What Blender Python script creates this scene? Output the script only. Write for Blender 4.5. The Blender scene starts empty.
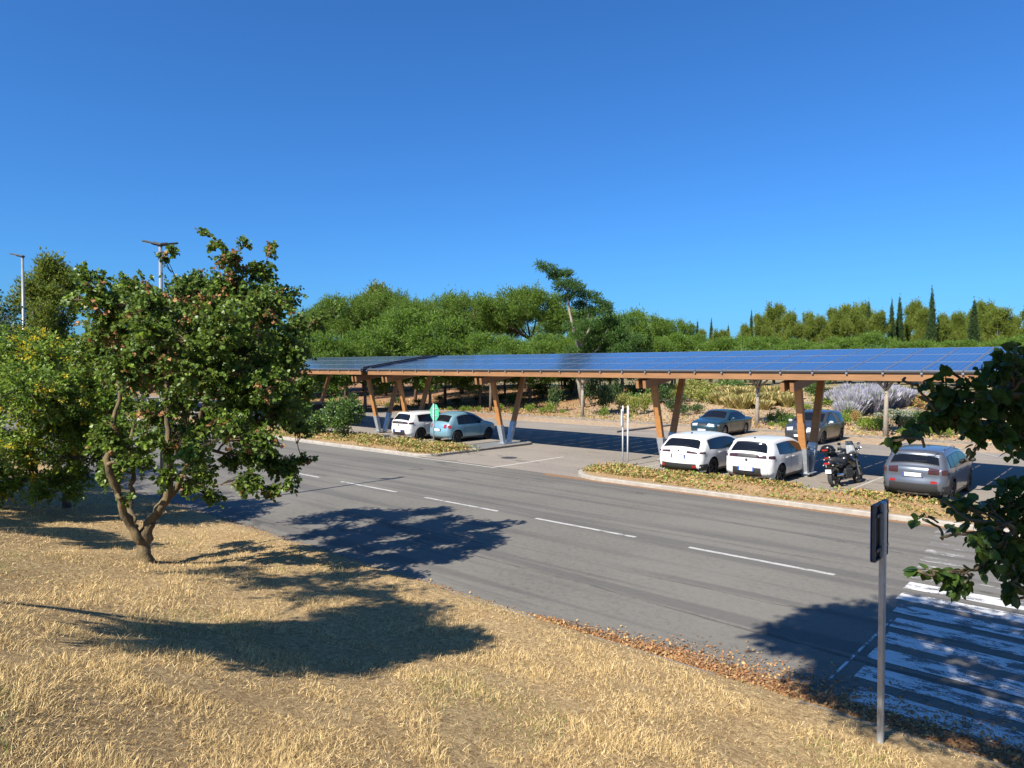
import bpy, math, random
import numpy as np
from mathutils import Vector, Matrix
PI = math.pi
rad = math.radians
sc = bpy.context.scene
COL = sc.collection
RNG = np.random.default_rng(7)
random.seed(7)

# ------------------------------------------------------------------ frame of the place
# X runs along the road, Y away from the photographer across the road, Z up; photographer at x=y=0
CAM_H = 3.88
FPX = 708.0
SN, CS = 0.7391, 0.6736
def W(px, py, dep):
    """survey helper: photo bearing + distance -> place coordinates"""
    lat = (px - 512) / FPX * dep
    return Vector((SN * lat - CS * dep, CS * lat + SN * dep, CAM_H - (py - 367) * dep / FPX))
def bank_z(y):
    if y > 8.27: return 0.0
    if y < -3: return 4.0 * 0.0 + 0.12 + 2.1 * ((8.27 + 1.0) / 8.27) ** 2 * 0.96
    t = min((8.27 - y) / 8.27, 9.27 / 8.27)
    return 0.10 + 2.05 * t * t
def sstep(a, b, x):
    t = max(0.0, min(1.0, (x - a) / (b - a)))
    return t * t * (3 - 2 * t)
def bank_full(x, y):
    z = 0.10 + 2.05 * (max(0.0, min(8.27 - y, 10.0)) / 8.27) ** 2
    k = sstep(8.35, 7.9, y)
    z *= k
    if y < 7.6:
        z += 0.05 * math.sin(x * 0.9 + 1.3 * math.sin(y * 0.8)) * sstep(7.6, 6.0, y) + 0.03 * math.sin(x * 2.3 + y * 1.7) * sstep(7.6, 6.0, y)
    return z
def ground_z(x, y):
    if y < 8.35: return bank_full(x, y)
    if y < 42: return -0.03
    s = sstep(43, 66, y)
    return 0.02 + 1.35 * s + 0.10 * math.sin(x * 0.21 + y * 0.13) * s
def shadeless(*a): pass

# ------------------------------------------------------------------ tags
def tag(o, label=None, cat=None, group=None, kind=None):
    if label: o['label'] = label
    if cat: o['category'] = cat
    if group: o['group'] = group
    if kind: o['kind'] = kind
    return o
def empty(name, loc=(0, 0, 0), rz=0.0):
    o = bpy.data.objects.new(name, None); COL.objects.link(o)
    o.location = loc; o.rotation_euler = (0, 0, rz); o.empty_display_size = 0.2
    return o
def copy_tree(o, parent=None):
    c = o.copy(); COL.objects.link(c); c.parent = parent
    for ch in list(o.children): copy_tree(ch, c)
    return c

# ------------------------------------------------------------------ materials
def nt(name):
    m = bpy.data.materials.new(name); m.use_nodes = True
    t = m.node_tree; b = t.nodes['Principled BSDF']
    return m, t, b
def N(t, kind, **kw):
    n = t.nodes.new(kind)
    for k, v in kw.items():
        if k in n.inputs: n.inputs[k].default_value = v
        else: setattr(n, k, v)
    return n
def L(t, a, b): t.links.new(a, b)
def c4(c): return (c[0], c[1], c[2], 1.0)
def ramp(t, fac, stops, interp='LINEAR'):
    r = t.nodes.new('ShaderNodeValToRGB'); r.color_ramp.interpolation = interp
    e = r.color_ramp.elements
    e[0].position = stops[0][0]; e[0].color = c4(stops[0][1])
    e[1].position = stops[-1][0]; e[1].color = c4(stops[-1][1])
    for p, c in stops[1:-1]:
        x = e.new(p); x.color = c4(c)
    L(t, fac, r.inputs[0]); return r.outputs[0]
def noise(t, scale, detail=4, rough=0.6, vec=None, dist=0.0):
    n = N(t, 'ShaderNodeTexNoise'); n.inputs['Scale'].default_value = scale
    n.inputs['Detail'].default_value = detail; n.inputs['Roughness'].default_value = rough
    n.inputs['Distortion'].default_value = dist
    if vec is not None: L(t, vec, n.inputs['Vector'])
    return n.outputs['Fac']
def coords(t, scale=(1, 1, 1), rot=(0, 0, 0)):
    tc = N(t, 'ShaderNodeTexCoord'); mp = N(t, 'ShaderNodeMapping')
    mp.inputs['Scale'].default_value = scale; mp.inputs['Rotation'].default_value = rot
    L(t, tc.outputs['Object'], mp.inputs[0]); return mp.outputs[0]
def mix(t, f, a, b, mode='MIX'):
    m = N(t, 'ShaderNodeMix', data_type='RGBA', blend_type=mode)
    if isinstance(f, (int, float)): m.inputs[0].default_value = f
    else: L(t, f, m.inputs[0])
    for s, v in ((6, a), (7, b)):
        if isinstance(v, tuple): m.inputs[s].default_value = c4(v)
        else: L(t, v, m.inputs[s])
    return m.outputs[2]
def mth(t, op, a, b=None, c=None, clamp=False):
    m = N(t, 'ShaderNodeMath', operation=op); m.use_clamp = clamp
    for i, v in enumerate((a, b, c)):
        if v is None: continue
        if isinstance(v, (int, float)): m.inputs[i].default_value = v
        else: L(t, v, m.inputs[i])
    return m.outputs[0]
def bump(t, b, h, strength=0.4, dist=0.02):
    n = N(t, 'ShaderNodeBump'); n.inputs['Strength'].default_value = strength; n.inputs['Distance'].default_value = dist
    L(t, h, n.inputs['Height']); L(t, n.outputs[0], b.inputs['Normal'])
def smat(name, c1, c2=None, scale=8, rough=0.6, metal=0.0, coat=0.0, bmp=0.0, bdist=0.01, stretch=(1, 1, 1), spec=0.5):
    m, t, b = nt(name)
    b.inputs['Roughness'].default_value = rough; b.inputs['Metallic'].default_value = metal
    b.inputs['Coat Weight'].default_value = coat; b.inputs['Coat Roughness'].default_value = 0.05
    b.inputs['Specular IOR Level'].default_value = spec
    if c2 is None: c2 = tuple(x * 0.9 for x in c1)
    f = noise(t, scale, 5, 0.6, coords(t, stretch))
    L(t, ramp(t, f, [(0.3, c1), (0.7, c2)]), b.inputs['Base Color'])
    if bmp: bump(t, b, noise(t, scale * 3, 6, 0.7, coords(t, stretch)), bmp, bdist)
    return m
def leafmat(name, c1, c2, trans=0.25, rough=0.45, spec=0.4, tcol=None):
    m, t, b = nt(name)
    g = N(t, 'ShaderNodeNewGeometry')
    f = g.outputs['Random Per Island']
    col = ramp(t, f, [(0.0, c1), (1.0, c2)])
    L(t, col, b.inputs['Base Color']); b.inputs['Roughness'].default_value = rough
    b.inputs['Specular IOR Level'].default_value = spec
    tr = N(t, 'ShaderNodeBsdfTranslucent')
    tc = tcol or tuple(min(1, x * 1.5) for x in c2)
    tr.inputs['Color'].default_value = c4(tc)
    mx = N(t, 'ShaderNodeMixShader'); mx.inputs[0].default_value = trans
    L(t, b.outputs[0], mx.inputs[1]); L(t, tr.outputs[0], mx.inputs[2])
    L(t, mx.outputs[0], t.nodes['Material Output'].inputs['Surface'])
    return m
M = {}
M['white_paint'] = smat('white_car_paint', (0.60, 0.60, 0.59), (0.57, 0.57, 0.56), 2, 0.28, 0, 0.6)
M['teal_paint'] = smat('teal_car_paint', (0.016, 0.048, 0.068), (0.020, 0.056, 0.078), 2, 0.3, 0.35, 0.8)
M['grey_paint'] = smat('graphite_car_paint', (0.045, 0.048, 0.055), (0.055, 0.058, 0.066), 2, 0.32, 0.4, 0.8)
M['silver_paint'] = smat('silver_car_paint', (0.11, 0.125, 0.15), (0.13, 0.145, 0.17), 2, 0.34, 0.55, 0.7)
M['sky_paint'] = smat('pale_blue_car_paint', (0.16, 0.30, 0.37), (0.18, 0.33, 0.40), 2, 0.32, 0.35, 0.7)
M['navy_paint'] = smat('navy_car_paint', (0.010, 0.014, 0.03), (0.014, 0.018, 0.035), 2, 0.3, 0.2, 0.8)
M['black_paint'] = smat('black_car_paint', (0.008, 0.008, 0.009), (0.012, 0.012, 0.012), 2, 0.3, 0.1, 0.8)
M['glass'] = smat('car_glass', (0.005, 0.006, 0.008), (0.008, 0.009, 0.011), 2, 0.08, 0, 0.0, spec=0.45)
M['plastic'] = smat('black_plastic', (0.018, 0.018, 0.019), (0.028, 0.028, 0.028), 20, 0.55)
M['tyre'] = smat('tyre_rubber', (0.015, 0.015, 0.015), (0.024, 0.023, 0.022), 12, 0.85, bmp=0.2)
M['rim'] = smat('alloy_rim', (0.38, 0.39, 0.40), (0.30, 0.31, 0.32), 8, 0.3, 0.8)
M['rim_dark'] = smat('dark_alloy_rim', (0.05, 0.05, 0.055), (0.09, 0.09, 0.095), 8, 0.3, 0.7)
M['chrome'] = smat('chrome', (0.7, 0.7, 0.7), (0.6, 0.6, 0.6), 8, 0.15, 1.0)
M['red_lens'] = smat('red_lamp_lens', (0.22, 0.012, 0.012), (0.30, 0.02, 0.016), 30, 0.12, 0, 0.5)
M['dark_lens'] = smat('smoked_lamp_lens', (0.035, 0.012, 0.012), (0.055, 0.02, 0.018), 30, 0.1, 0, 0.5)
M['clear_lens'] = smat('clear_lamp_lens', (0.45, 0.47, 0.48), (0.62, 0.64, 0.65), 30, 0.08, 0.3, 0.6)
M['plate'] = smat('plate_white', (0.72, 0.73, 0.74), (0.66, 0.67, 0.69), 30, 0.4)
M['plate_blue'] = smat('plate_blue', (0.02, 0.08, 0.45), (0.02, 0.1, 0.5), 30, 0.4)
M['galv'] = smat('galvanised_steel', (0.33, 0.36, 0.39), (0.46, 0.49, 0.52), 9, 0.42, 0.55, bmp=0.05)
M['white_steel'] = smat('white_coated_steel', (0.60, 0.61, 0.61), (0.48, 0.49, 0.48), 6, 0.5)
M['steel_grey'] = smat('grey_lamp_pole_paint', (0.26, 0.27, 0.28), (0.20, 0.21, 0.22), 5, 0.4, 0.3)
M['dark_steel'] = smat('dark_sign_steel', (0.05, 0.052, 0.055), (0.09, 0.09, 0.092), 9, 0.5, 0.4)
M['bark_grey'] = smat('grey_bark', (0.16, 0.13, 0.10), (0.07, 0.055, 0.045), 14, 0.9, bmp=0.9, bdist=0.03, stretch=(1, 1, 0.25))
M['bark_pale'] = smat('pale_bark', (0.30, 0.26, 0.21), (0.17, 0.14, 0.11), 12, 0.9, bmp=0.7, bdist=0.02, stretch=(1, 1, 0.4))
M['bark_pine'] = smat('pine_bark', (0.16, 0.09, 0.06), (0.08, 0.05, 0.035), 6, 0.95, bmp=0.9, bdist=0.04, stretch=(1, 1, 0.3))
M['bark_judas'] = smat('lichen_spotted_bark', (0.055, 0.042, 0.032), (0.20, 0.145, 0.065), 7, 0.92, bmp=1.0, bdist=0.03, stretch=(1, 1, 0.4))

def wood(name, c1, c2):
    m, t, b = nt(name)
    v = coords(t, (0.35, 6, 6))
    f = noise(t, 5, 6, 0.65, v, 0.6)
    f2 = noise(t, 1.2, 2, 0.5, coords(t))
    c = mix(t, 0.35, ramp(t, f, [(0.3, c1), (0.7, c2)]), ramp(t, f2, [(0.35, c2), (0.7, c1)]))
    L(t, c, b.inputs['Base Color']); b.inputs['Roughness'].default_value = 0.55
    bump(t, b, f, 0.15, 0.004)
    return m
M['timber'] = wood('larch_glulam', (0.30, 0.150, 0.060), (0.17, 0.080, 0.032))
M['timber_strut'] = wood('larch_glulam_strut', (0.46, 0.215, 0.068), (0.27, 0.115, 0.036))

def solar_mat():
    m, t, b = nt('solar_cells')
    tc = N(t, 'ShaderNodeTexCoord'); sx = N(t, 'ShaderNodeSeparateXYZ'); L(t, tc.outputs['Object'], sx.inputs[0])
    def line(v, pitch, w):
        a = mth(t, 'DIVIDE', v, pitch); fr = mth(t, 'FRACT', a)
        d = mth(t, 'ABSOLUTE', mth(t, 'SUBTRACT', fr, 0.5))
        return mth(t, 'GREATER_THAN', d, 0.5 - w)
    lx = line(sx.outputs[0], 0.1665, 0.03); ly = line(sx.outputs[1], 0.1690, 0.03)
    f = mth(t, 'MAXIMUM', lx, ly)
    cell = ramp(t, noise(t, 3, 2, 0.5, coords(t)), [(0.3, (0.014, 0.028, 0.075)), (0.7, (0.020, 0.038, 0.098))])
    c = mix(t, f, cell, (0.13, 0.16, 0.22))
    L(t, c, b.inputs['Base Color'])
    b.inputs['Roughness'].default_value = 0.16
    b.inputs['Specular IOR Level'].default_value = 0.5
    b.inputs['Coat Weight'].default_value = 0.35; b.inputs['Coat Roughness'].default_value = 0.10
    bump(t, b, noise(t, 1.2, 2, 0.5, coords(t)), 0.05, 0.02)
    return m
M['solar'] = solar_mat()
M['alu'] = smat('panel_frame_aluminium', (0.30, 0.32, 0.36), (0.24, 0.26, 0.30), 9, 0.4, 0.6)

# ------------------------------------------------------------------ mesh building
class MB:
    def __init__(s): s.v = []; s.f = []; s.m = []
    def add(s, vs, fs, mi=0):
        o = len(s.v); s.v += [tuple(v) for v in vs]
        s.f += [tuple(i + o for i in f) for f in fs]; s.m += [mi] * len(fs); return s
    def box(s, c, d, rz=0, mi=0, mat=None, bev=0.0):
        x, y, z = d[0] / 2, d[1] / 2, d[2] / 2
        if bev > 0:
            b = bev; vs = []
            for sx in (-1, 1):
                for sy in (-1, 1):
                    for sz in (-1, 1):
                        vs += [(sx * (x - b), sy * (y - b), sz * z), (sx * (x - b), sy * y, sz * (z - b)), (sx * x, sy * (y - b), sz * (z - b))]
            V = vs
            import itertools
            def idx(sx, sy, sz, k): return ((sx > 0) * 4 + (sy > 0) * 2 + (sz > 0)) * 3 + k
            fs = []
            for sg in (-1, 1):
                q = lambda l: l if sg > 0 else l[::-1]
                fs.append(q([idx(-1, -1, sg, 0), idx(1, -1, sg, 0), idx(1, 1, sg, 0), idx(-1, 1, sg, 0)]))
                fs.append(q([idx(1, sg, -1, 1), idx(-1, sg, -1, 1), idx(-1, sg, 1, 1), idx(1, sg, 1, 1)]))
                fs.append(q([idx(sg, -1, -1, 2), idx(sg, 1, -1, 2), idx(sg, 1, 1, 2), idx(sg, -1, 1, 2)]))
            for a in (-1, 1):
                for b2 in (-1, 1):
                    fs.append([idx(-1, a, b2, 0), idx(1, a, b2, 0), idx(1, a, b2, 1), idx(-1, a, b2, 1)])
                    fs.append([idx(a, -1, b2, 0), idx(a, 1, b2, 0), idx(a, 1, b2, 2), idx(a, -1, b2, 2)])
                    fs.append([idx(a, b2, -1, 1), idx(a, b2, 1, 1), idx(a, b2, 1, 2), idx(a, b2, -1, 2)])
            for sx in (-1, 1):
                for sy in (-1, 1):
                    for sz in (-1, 1): fs.append([idx(sx, sy, sz, 0), idx(sx, sy, sz, 1), idx(sx, sy, sz, 2)])
            vs = V
        else:
            vs = [(-x, -y, -z), (x, -y, -z), (x, y, -z), (-x, y, -z), (-x, -y, z), (x, -y, z), (x, y, z), (-x, y, z)]
            fs = [(0, 3, 2, 1), (4, 5, 6, 7), (0, 1, 5, 4), (1, 2, 6, 5), (2, 3, 7, 6), (3, 0, 4, 7)]
        R = mat if mat is not None else Matrix.Rotation(rz, 3, 'Z')
        c = Vector(c)
        return s.add([R @ Vector(v) + c for v in vs], fs, mi)
    def beam(s, a, b, w, h, mi=0, up=(0, 0, 1), bev=0.0):
        a, b = Vector(a), Vector(b); d = (b - a); l = d.length; d.normalize()
        u = Vector(up); side = d.cross(u)
        if side.length < 1e-4: side = d.cross(Vector((1, 0, 0)))
        side.normalize(); u = side.cross(d)
        R = Matrix((d, side, u)).transposed()
        return s.box((a + b) / 2, (l, w, h), mat=R, mi=mi, bev=bev)
    def tube(s, path, radii, n=8, mi=0, cap=True):
        P = [Vector(p) for p in path]
        if isinstance(radii, (int, float)): radii = [radii] * len(P)
        vs = []; ref = None
        for i, p in enumerate(P):
            d = (P[min(i + 1, len(P) - 1)] - P[max(i - 1, 0)])
            if d.length < 1e-6: d = Vector((0, 0, 1))
            d.normalize()
            if ref is None:
                ref = d.cross(Vector((0.31, 0.95, 0.05))); 
                if ref.length < 0.1: ref = d.cross(Vector((1, 0, 0)))
            ref = (ref - d * ref.dot(d)).normalized(); r2 = d.cross(ref)
            for k in range(n):
                a = 2 * PI * k / n
                vs.append(p + (ref * math.cos(a) + r2 * math.sin(a)) * radii[i])
        fs = []
        for i in range(len(P) - 1):
            for k in range(n):
                k2 = (k + 1) % n
                fs.append((i * n + k, i * n + k2, (i + 1) * n + k2, (i + 1) * n + k))
        if cap: fs += [tuple(range(n))[::-1], tuple((len(P) - 1) * n + k for k in range(n))]
        return s.add(vs, fs, mi)
    def lathe(s, prof, n=24, axis='X', c=(0, 0, 0), mi=0, closed=False):
        vs = []; c = Vector(c)
        for a_, r in prof:
            for k in range(n):
                t = 2 * PI * k / n
                if axis == 'X': p = (a_, r * math.cos(t), r * math.sin(t))
                elif axis == 'Z': p = (r * math.cos(t), r * math.sin(t), a_)
                else: p = (r * math.cos(t), a_, r * math.sin(t))
                vs.append(Vector(p) + c)
        fs = []; m = len(prof)
        for i in range(m if closed else m - 1):
            j = (i + 1) % m
            for k in range(n):
                k2 = (k + 1) % n
                fs.append((i * n + k, j * n + k, j * n + k2, i * n + k2))
        return s.add(vs, fs, mi)
    def ball(s, c, r, n=10, m=7, mi=0):
        if isinstance(r, (int, float)): r = (r, r, r)
        vs = [(c[0], c[1], c[2] - r[2])]
        for i in range(1, m):
            ph = -PI / 2 + PI * i / m
            for k in range(n):
                a = 2 * PI * k / n
                vs.append((c[0] + r[0] * math.cos(ph) * math.cos(a), c[1] + r[1] * math.cos(ph) * math.sin(a), c[2] + r[2] * math.sin(ph)))
        vs.append((c[0], c[1], c[2] + r[2])); fs = []
        for k in range(n):
            fs.append((0, 1 + (k + 1) % n, 1 + k)); fs.append((len(vs) - 1, 1 + (m - 2) * n + k, 1 + (m - 2) * n + (k + 1) % n))
        for i in range(m - 2):
            for k in range(n):
                k2 = (k + 1) % n
                fs.append((1 + i * n + k, 1 + i * n + k2, 1 + (i + 1) * n + k2, 1 + (i + 1) * n + k))
        return s.add(vs, fs, mi)
    def prism(s, poly, z0, z1, mi=0):
        n = len(poly)
        vs = [(x, y, z0) for x, y in poly] + [(x, y, z1) for x, y in poly]
        fs = [tuple(range(n))[::-1], tuple(range(n, 2 * n))] + [(i, (i + 1) % n, n + (i + 1) % n, n + i) for i in range(n)]
        return s.add(vs, fs, mi)
    def build(s, name, mats, parent=None, smooth=False, weld=0.0):
        me = bpy.data.meshes.new(name); me.from_pydata(s.v, [], s.f); me.update()
        if not isinstance(mats, (list, tuple)): mats = [mats]
        for m in mats: me.materials.append(m)
        me.polygons.foreach_set('material_index', s.m)
        if smooth: me.polygons.foreach_set('use_smooth', [True] * len(s.f))
        o = bpy.data.objects.new(name, me); COL.objects.link(o); o.parent = parent
        if smooth is not False and smooth is not True: pass
        return o
def fix_normals(o):
    import bmesh
    bm = bmesh.new(); bm.from_mesh(o.data)
    bmesh.ops.remove_doubles(bm, verts=bm.verts, dist=0.0005)
    bmesh.ops.recalc_face_normals(bm, faces=bm.faces)
    bm.to_mesh(o.data); bm.free(); return o
def np_mesh(name, V, F, mats, parent=None, mi=None, smooth=False):
    """V (n,3), F (m,k) all faces with the same corner count"""
    me = bpy.data.meshes.new(name); k = F.shape[1]
    me.vertices.add(len(V)); me.vertices.foreach_set('co', V.astype(np.float32).ravel())
    me.loops.add(F.size); me.loops.foreach_set('vertex_index', F.astype(np.int32).ravel())
    me.polygons.add(len(F)); me.polygons.foreach_set('loop_start', np.arange(0, F.size, k, dtype=np.int32))
    if not isinstance(mats, (list, tuple)): mats = [mats]
    for m in mats: me.materials.append(m)
    if mi is not None: me.polygons.foreach_set('material_index', mi.astype(np.int32))
    if smooth: me.polygons.foreach_set('use_smooth', np.ones(len(F), dtype=bool))
    me.update(calc_edges=True); me.validate()
    o = bpy.data.objects.new(name, me); COL.objects.link(o); o.parent = parent
    return o

# leaf templates: unit length along +x, width along y, normal +z
T_DIA = (np.array([[0, 0, 0], [0.45, 0.32, 0.06], [1, 0, -0.05], [0.45, -0.32, 0.06]]), np.array([[0, 2, 1], [0, 3, 2]]))
T_HEART = (np.array([[0, 0, 0], [-0.08, 0.28, 0.05], [0.18, 0.50, 0.09], [0.55, 0.42, 0.06], [1.0, 0, -0.08], [0.55, -0.42, 0.06], [0.18, -0.50, 0.09], [-0.08, -0.28, 0.05], [0.5, 0, 0.0]]),
           np.array([[0, 8, 1], [1, 8, 2], [2, 8, 3], [3, 8, 4], [4, 8, 5], [5, 8, 6], [6, 8, 7], [7, 8, 0]])[:, ::-1])
T_NEEDLE = (np.array([[0, 0.06, 0], [0, -0.06, 0], [1, 0, 0]]), np.array([[0, 1, 2]]))
T_TUFT = (np.array([[0, 0.12, 0], [0, -0.12, 0], [1, 0.0, 0.1], [0.1, 0, 0.12], [0.1, 0, -0.12], [0.9, 0.35, 0], [0, 0, 0.1], [0.1, 0.0, -0.12], [0.8, -0.42, 0.05]]), np.array([[0, 1, 2], [3, 4, 5], [6, 7, 8]]))
def leaf_arrays(C, D, S, tmpl, nup=None, rng=RNG, flat=0.5):
    """C centres, D directions (n,3), S sizes"""
    n = len(C); D = D / np.maximum(np.linalg.norm(D, axis=1, keepdims=True), 1e-6)
    up = rng.normal(size=(n, 3)) * (1 - flat) + np.array([0, 0, 1.0]) * flat * (1 if nup is None else nup)
    side = np.cross(up, D); side /= np.maximum(np.linalg.norm(side, axis=1, keepdims=True), 1e-6)
    nor = np.cross(D, side)
    tv, tf = tmpl
    V = C[:, None, :] + S[:, None, None] * (tv[None, :, 0:1] * D[:, None, :] + tv[None, :, 1:2] * side[:, None, :] + tv[None, :, 2:3] * nor[:, None, :])
    F = tf[None] + (np.arange(n) * len(tv))[:, None, None]
    return V.reshape(-1, 3), F.reshape(-1, tf.shape[1]), len(tf)
# ------------------------------------------------------------------ ground surfaces
def asphalt(name, c1, c2, streak, dark, debris=False):
    m, t, b = nt(name)
    v = coords(t)
    big = noise(t, 0.22, 4, 0.6, v); fine = noise(t, 55, 6, 0.85, v)
    mid = noise(t, 2.3, 5, 0.65, v)
    st = noise(t, 1.0, 5, 0.6, coords(t, (0.05, 1.5, 1)), 0.4)
    base = ramp(t, fine, [(0.28, tuple(x * 0.55 for x in c1)), (0.5, c1), (0.72, tuple(x * 1.55 for x in c2))])
    agg = noise(t, 8, 9, 0.9, v)
    base = mix(t, 0.8, base, ramp(t, agg, [(0.34, (0.30, 0.30, 0.30)), (0.5, (0.85, 0.85, 0.85)), (0.64, (1, 1, 1))]), 'MULTIPLY')
    base = mix(t, ramp(t, big, [(0.38, (0, 0, 0)), (0.62, (0.5, 0.5, 0.5))]), base, c2)
    base = mix(t, mth(t, 'MULTIPLY', ramp(t, st, [(0.50, (0, 0, 0)), (0.60, (1, 1, 1))]), streak), base, dark)
    # speckle of worn aggregate and oil stains
    base = mix(t, mth(t, 'MULTIPLY', ramp(t, mid, [(0.60, (0, 0, 0)), (0.72, (1, 1, 1))]), 0.4), base, tuple(x * 0.6 for x in c1))
    # cracks / sealing joints: thin wandering dark lines mostly along the road
    vo = N(t, 'ShaderNodeTexVoronoi', feature='DISTANCE_TO_EDGE'); vo.inputs['Scale'].default_value = 0.5
    wv = coords(t, (0.07, 0.8, 1)); nz = N(t, 'ShaderNodeTexNoise'); nz.inputs['Scale'].default_value = 1.6; nz.inputs['Detail'].default_value = 6; L(t, wv, nz.inputs['Vector'])
    ad = N(t, 'ShaderNodeVectorMath', operation='ADD'); L(t, wv, ad.inputs[0])
    sc_ = N(t, 'ShaderNodeVectorMath', operation='SCALE'); L(t, nz.outputs['Color'], sc_.inputs[0]); sc_.inputs['Scale'].default_value = 0.9
    L(t, sc_.outputs[0], ad.inputs[1]); L(t, ad.outputs[0], vo.inputs['Vector'])
    cr = mth(t, 'LESS_THAN', vo.outputs['Distance'], 0.006)
    base = mix(t, mth(t, 'MULTIPLY', cr, 0.6), base, tuple(x * 0.35 for x in c1))
    if debris:
        tc = N(t, 'ShaderNodeTexCoord'); sx = N(t, 'ShaderNodeSeparateXYZ'); L(t, tc.outputs['Object'], sx.inputs[0])
        dn = noise(t, 1.1, 5, 0.7, v); df = noise(t, 22, 5, 0.9, v)
        near = mth(t, 'SUBTRACT', 1.0, mth(t, 'DIVIDE', mth(t, 'SUBTRACT', sx.outputs[1], 8.15), 1.25), clamp=True)   # litter swept to the near kerb
        near = mth(t, 'MULTIPLY', near, mth(t, 'MULTIPLY', mth(t, 'ADD', sx.outputs[0], 7.0), 0.45, clamp=True), clamp=True)
        far = mth(t, 'SUBTRACT', 1.0, mth(t, 'DIVIDE', mth(t, 'SUBTRACT', 19.75, sx.outputs[1]), 0.55), clamp=True)
        far = mth(t, 'MULTIPLY', far, mth(t, 'ADD', sx.outputs[0], 17.0, clamp=True))
        q = mth(t, 'MAXIMUM', near, far)
        q = mth(t, 'GREATER_THAN', mth(t, 'ADD', q, mth(t, 'ADD', mth(t, 'MULTIPLY', dn, 0.6), mth(t, 'MULTIPLY', df, 0.8))), 1.27)
        lit = ramp(t, noise(t, 24, 6, 0.85, v), [(0.36, (0.05, 0.028, 0.016)), (0.5, (0.19, 0.10, 0.05)), (0.62, (0.40, 0.25, 0.13))])
        base = mix(t, q, base, lit)
    L(t, base, b.inputs['Base Color']); b.inputs['Roughness'].default_value = 0.82
    b.inputs['Specular IOR Level'].default_value = 0.3
    bump(t, b, fine, 0.35, 0.008)
    return m
M['road'] = asphalt('road_asphalt', (0.138, 0.129, 0.111), (0.168, 0.157, 0.135), 0.46, (0.060, 0.059, 0.058), True)
M['lot'] = asphalt('car_park_asphalt', (0.225, 0.197, 0.165), (0.262, 0.229, 0.191), 0.30, (0.150, 0.138, 0.122))
M['pad'] = asphalt('pad_asphalt', (0.15, 0.155, 0.16), (0.17, 0.172, 0.175), 0.2, (0.1, 0.1, 0.1))
M['kerb'] = smat('kerb_concrete', (0.34, 0.31, 0.27), (0.22, 0.20, 0.17), 3.5, 0.9, bmp=0.4)
M['kerb_old'] = smat('worn_kerb_concrete', (0.21, 0.19, 0.165), (0.12, 0.105, 0.085), 5, 0.95, bmp=0.5)
def paint_mat(name, wear, c=(0.60, 0.60, 0.58), under=(0.11, 0.108, 0.104), scale=7):
    m, t, b = nt(name)
    v = coords(t); f = noise(t, scale, 7, 0.78, coords(t, (0.45, 1.2, 1)), 0.5); g = noise(t, 55, 4, 0.8, v)
    k = mth(t, 'GREATER_THAN', mth(t, 'ADD', mth(t, 'MULTIPLY', f, 0.72), mth(t, 'MULTIPLY', g, 0.28)), wear)
    L(t, mix(t, k, under, mix(t, g, c, tuple(x * 0.72 for x in c))), b.inputs['Base Color']); b.inputs['Roughness'].default_value = 0.75
    return m
M['dash'] = paint_mat('lane_paint', 0.455, (0.44, 0.43, 0.40))
M['zebra'] = paint_mat('worn_crossing_paint', 0.49, (0.62, 0.62, 0.61), scale=4)
M['faint'] = paint_mat('faint_bay_paint', 0.47, (0.42, 0.40, 0.37), (0.215, 0.195, 0.17))
M['edge'] = paint_mat('edge_line_paint', 0.40, (0.42, 0.40, 0.36), (0.15, 0.14, 0.125))

def ground_mat():
    m, t, b = nt('dry_ground')
    v = coords(t)
    tc = N(t, 'ShaderNodeTexCoord'); sx = N(t, 'ShaderNodeSeparateXYZ'); L(t, tc.outputs['Object'], sx.inputs[0])
    Y = sx.outputs[1]; X = sx.outputs[0]
    f1 = noise(t, 14, 7, 0.8, coords(t, (1, 1, 1)), 0.8); f2 = noise(t, 1.3, 4, 0.6, v)
    straw = ramp(t, f1, [(0.30, (0.06, 0.038, 0.018)), (0.46, (0.30, 0.205, 0.10)), (0.64, (0.56, 0.42, 0.22))])
    straw = mix(t, mth(t, 'MULTIPLY', ramp(t, f2, [(0.45, (0, 0, 0)), (0.7, (1, 1, 1))]), 0.5), straw, (0.27, 0.175, 0.085))
    g1 = noise(t, 3.5, 6, 0.75, v); g2 = noise(t, 0.16, 4, 0.6, v)
    soil = ramp(t, g1, [(0.3, (0.19, 0.125, 0.075)), (0.5, (0.34, 0.25, 0.165)), (0.72, (0.45, 0.35, 0.24))])
    litter = ramp(t, g1, [(0.3, (0.16, 0.085, 0.045)), (0.7, (0.37, 0.215, 0.12))])
    leftm = mth(t, 'MULTIPLY', mth(t, 'SUBTRACT', -33.0, X), 0.12, clamp=True)
    bed = mix(t, leftm, soil, litter)
    far = ramp(t, g2, [(0.35, (0.10, 0.10, 0.04)), (0.65, (0.30, 0.23, 0.13))])
    fm = mth(t, 'MULTIPLY', mth(t, 'SUBTRACT', Y, 62.0), 0.05, clamp=True)
    bed = mix(t, fm, bed, far)
    isb = mth(t, 'GREATER_THAN', Y, 8.6)
    L(t, mix(t, isb, straw, bed), b.inputs['Base Color']); b.inputs['Roughness'].default_value = 0.95
    b.inputs['Specular IOR Level'].default_value = 0.15
    bump(t, b, f1, 0.9, 0.05)
    return m
M['ground'] = ground_mat()

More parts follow.
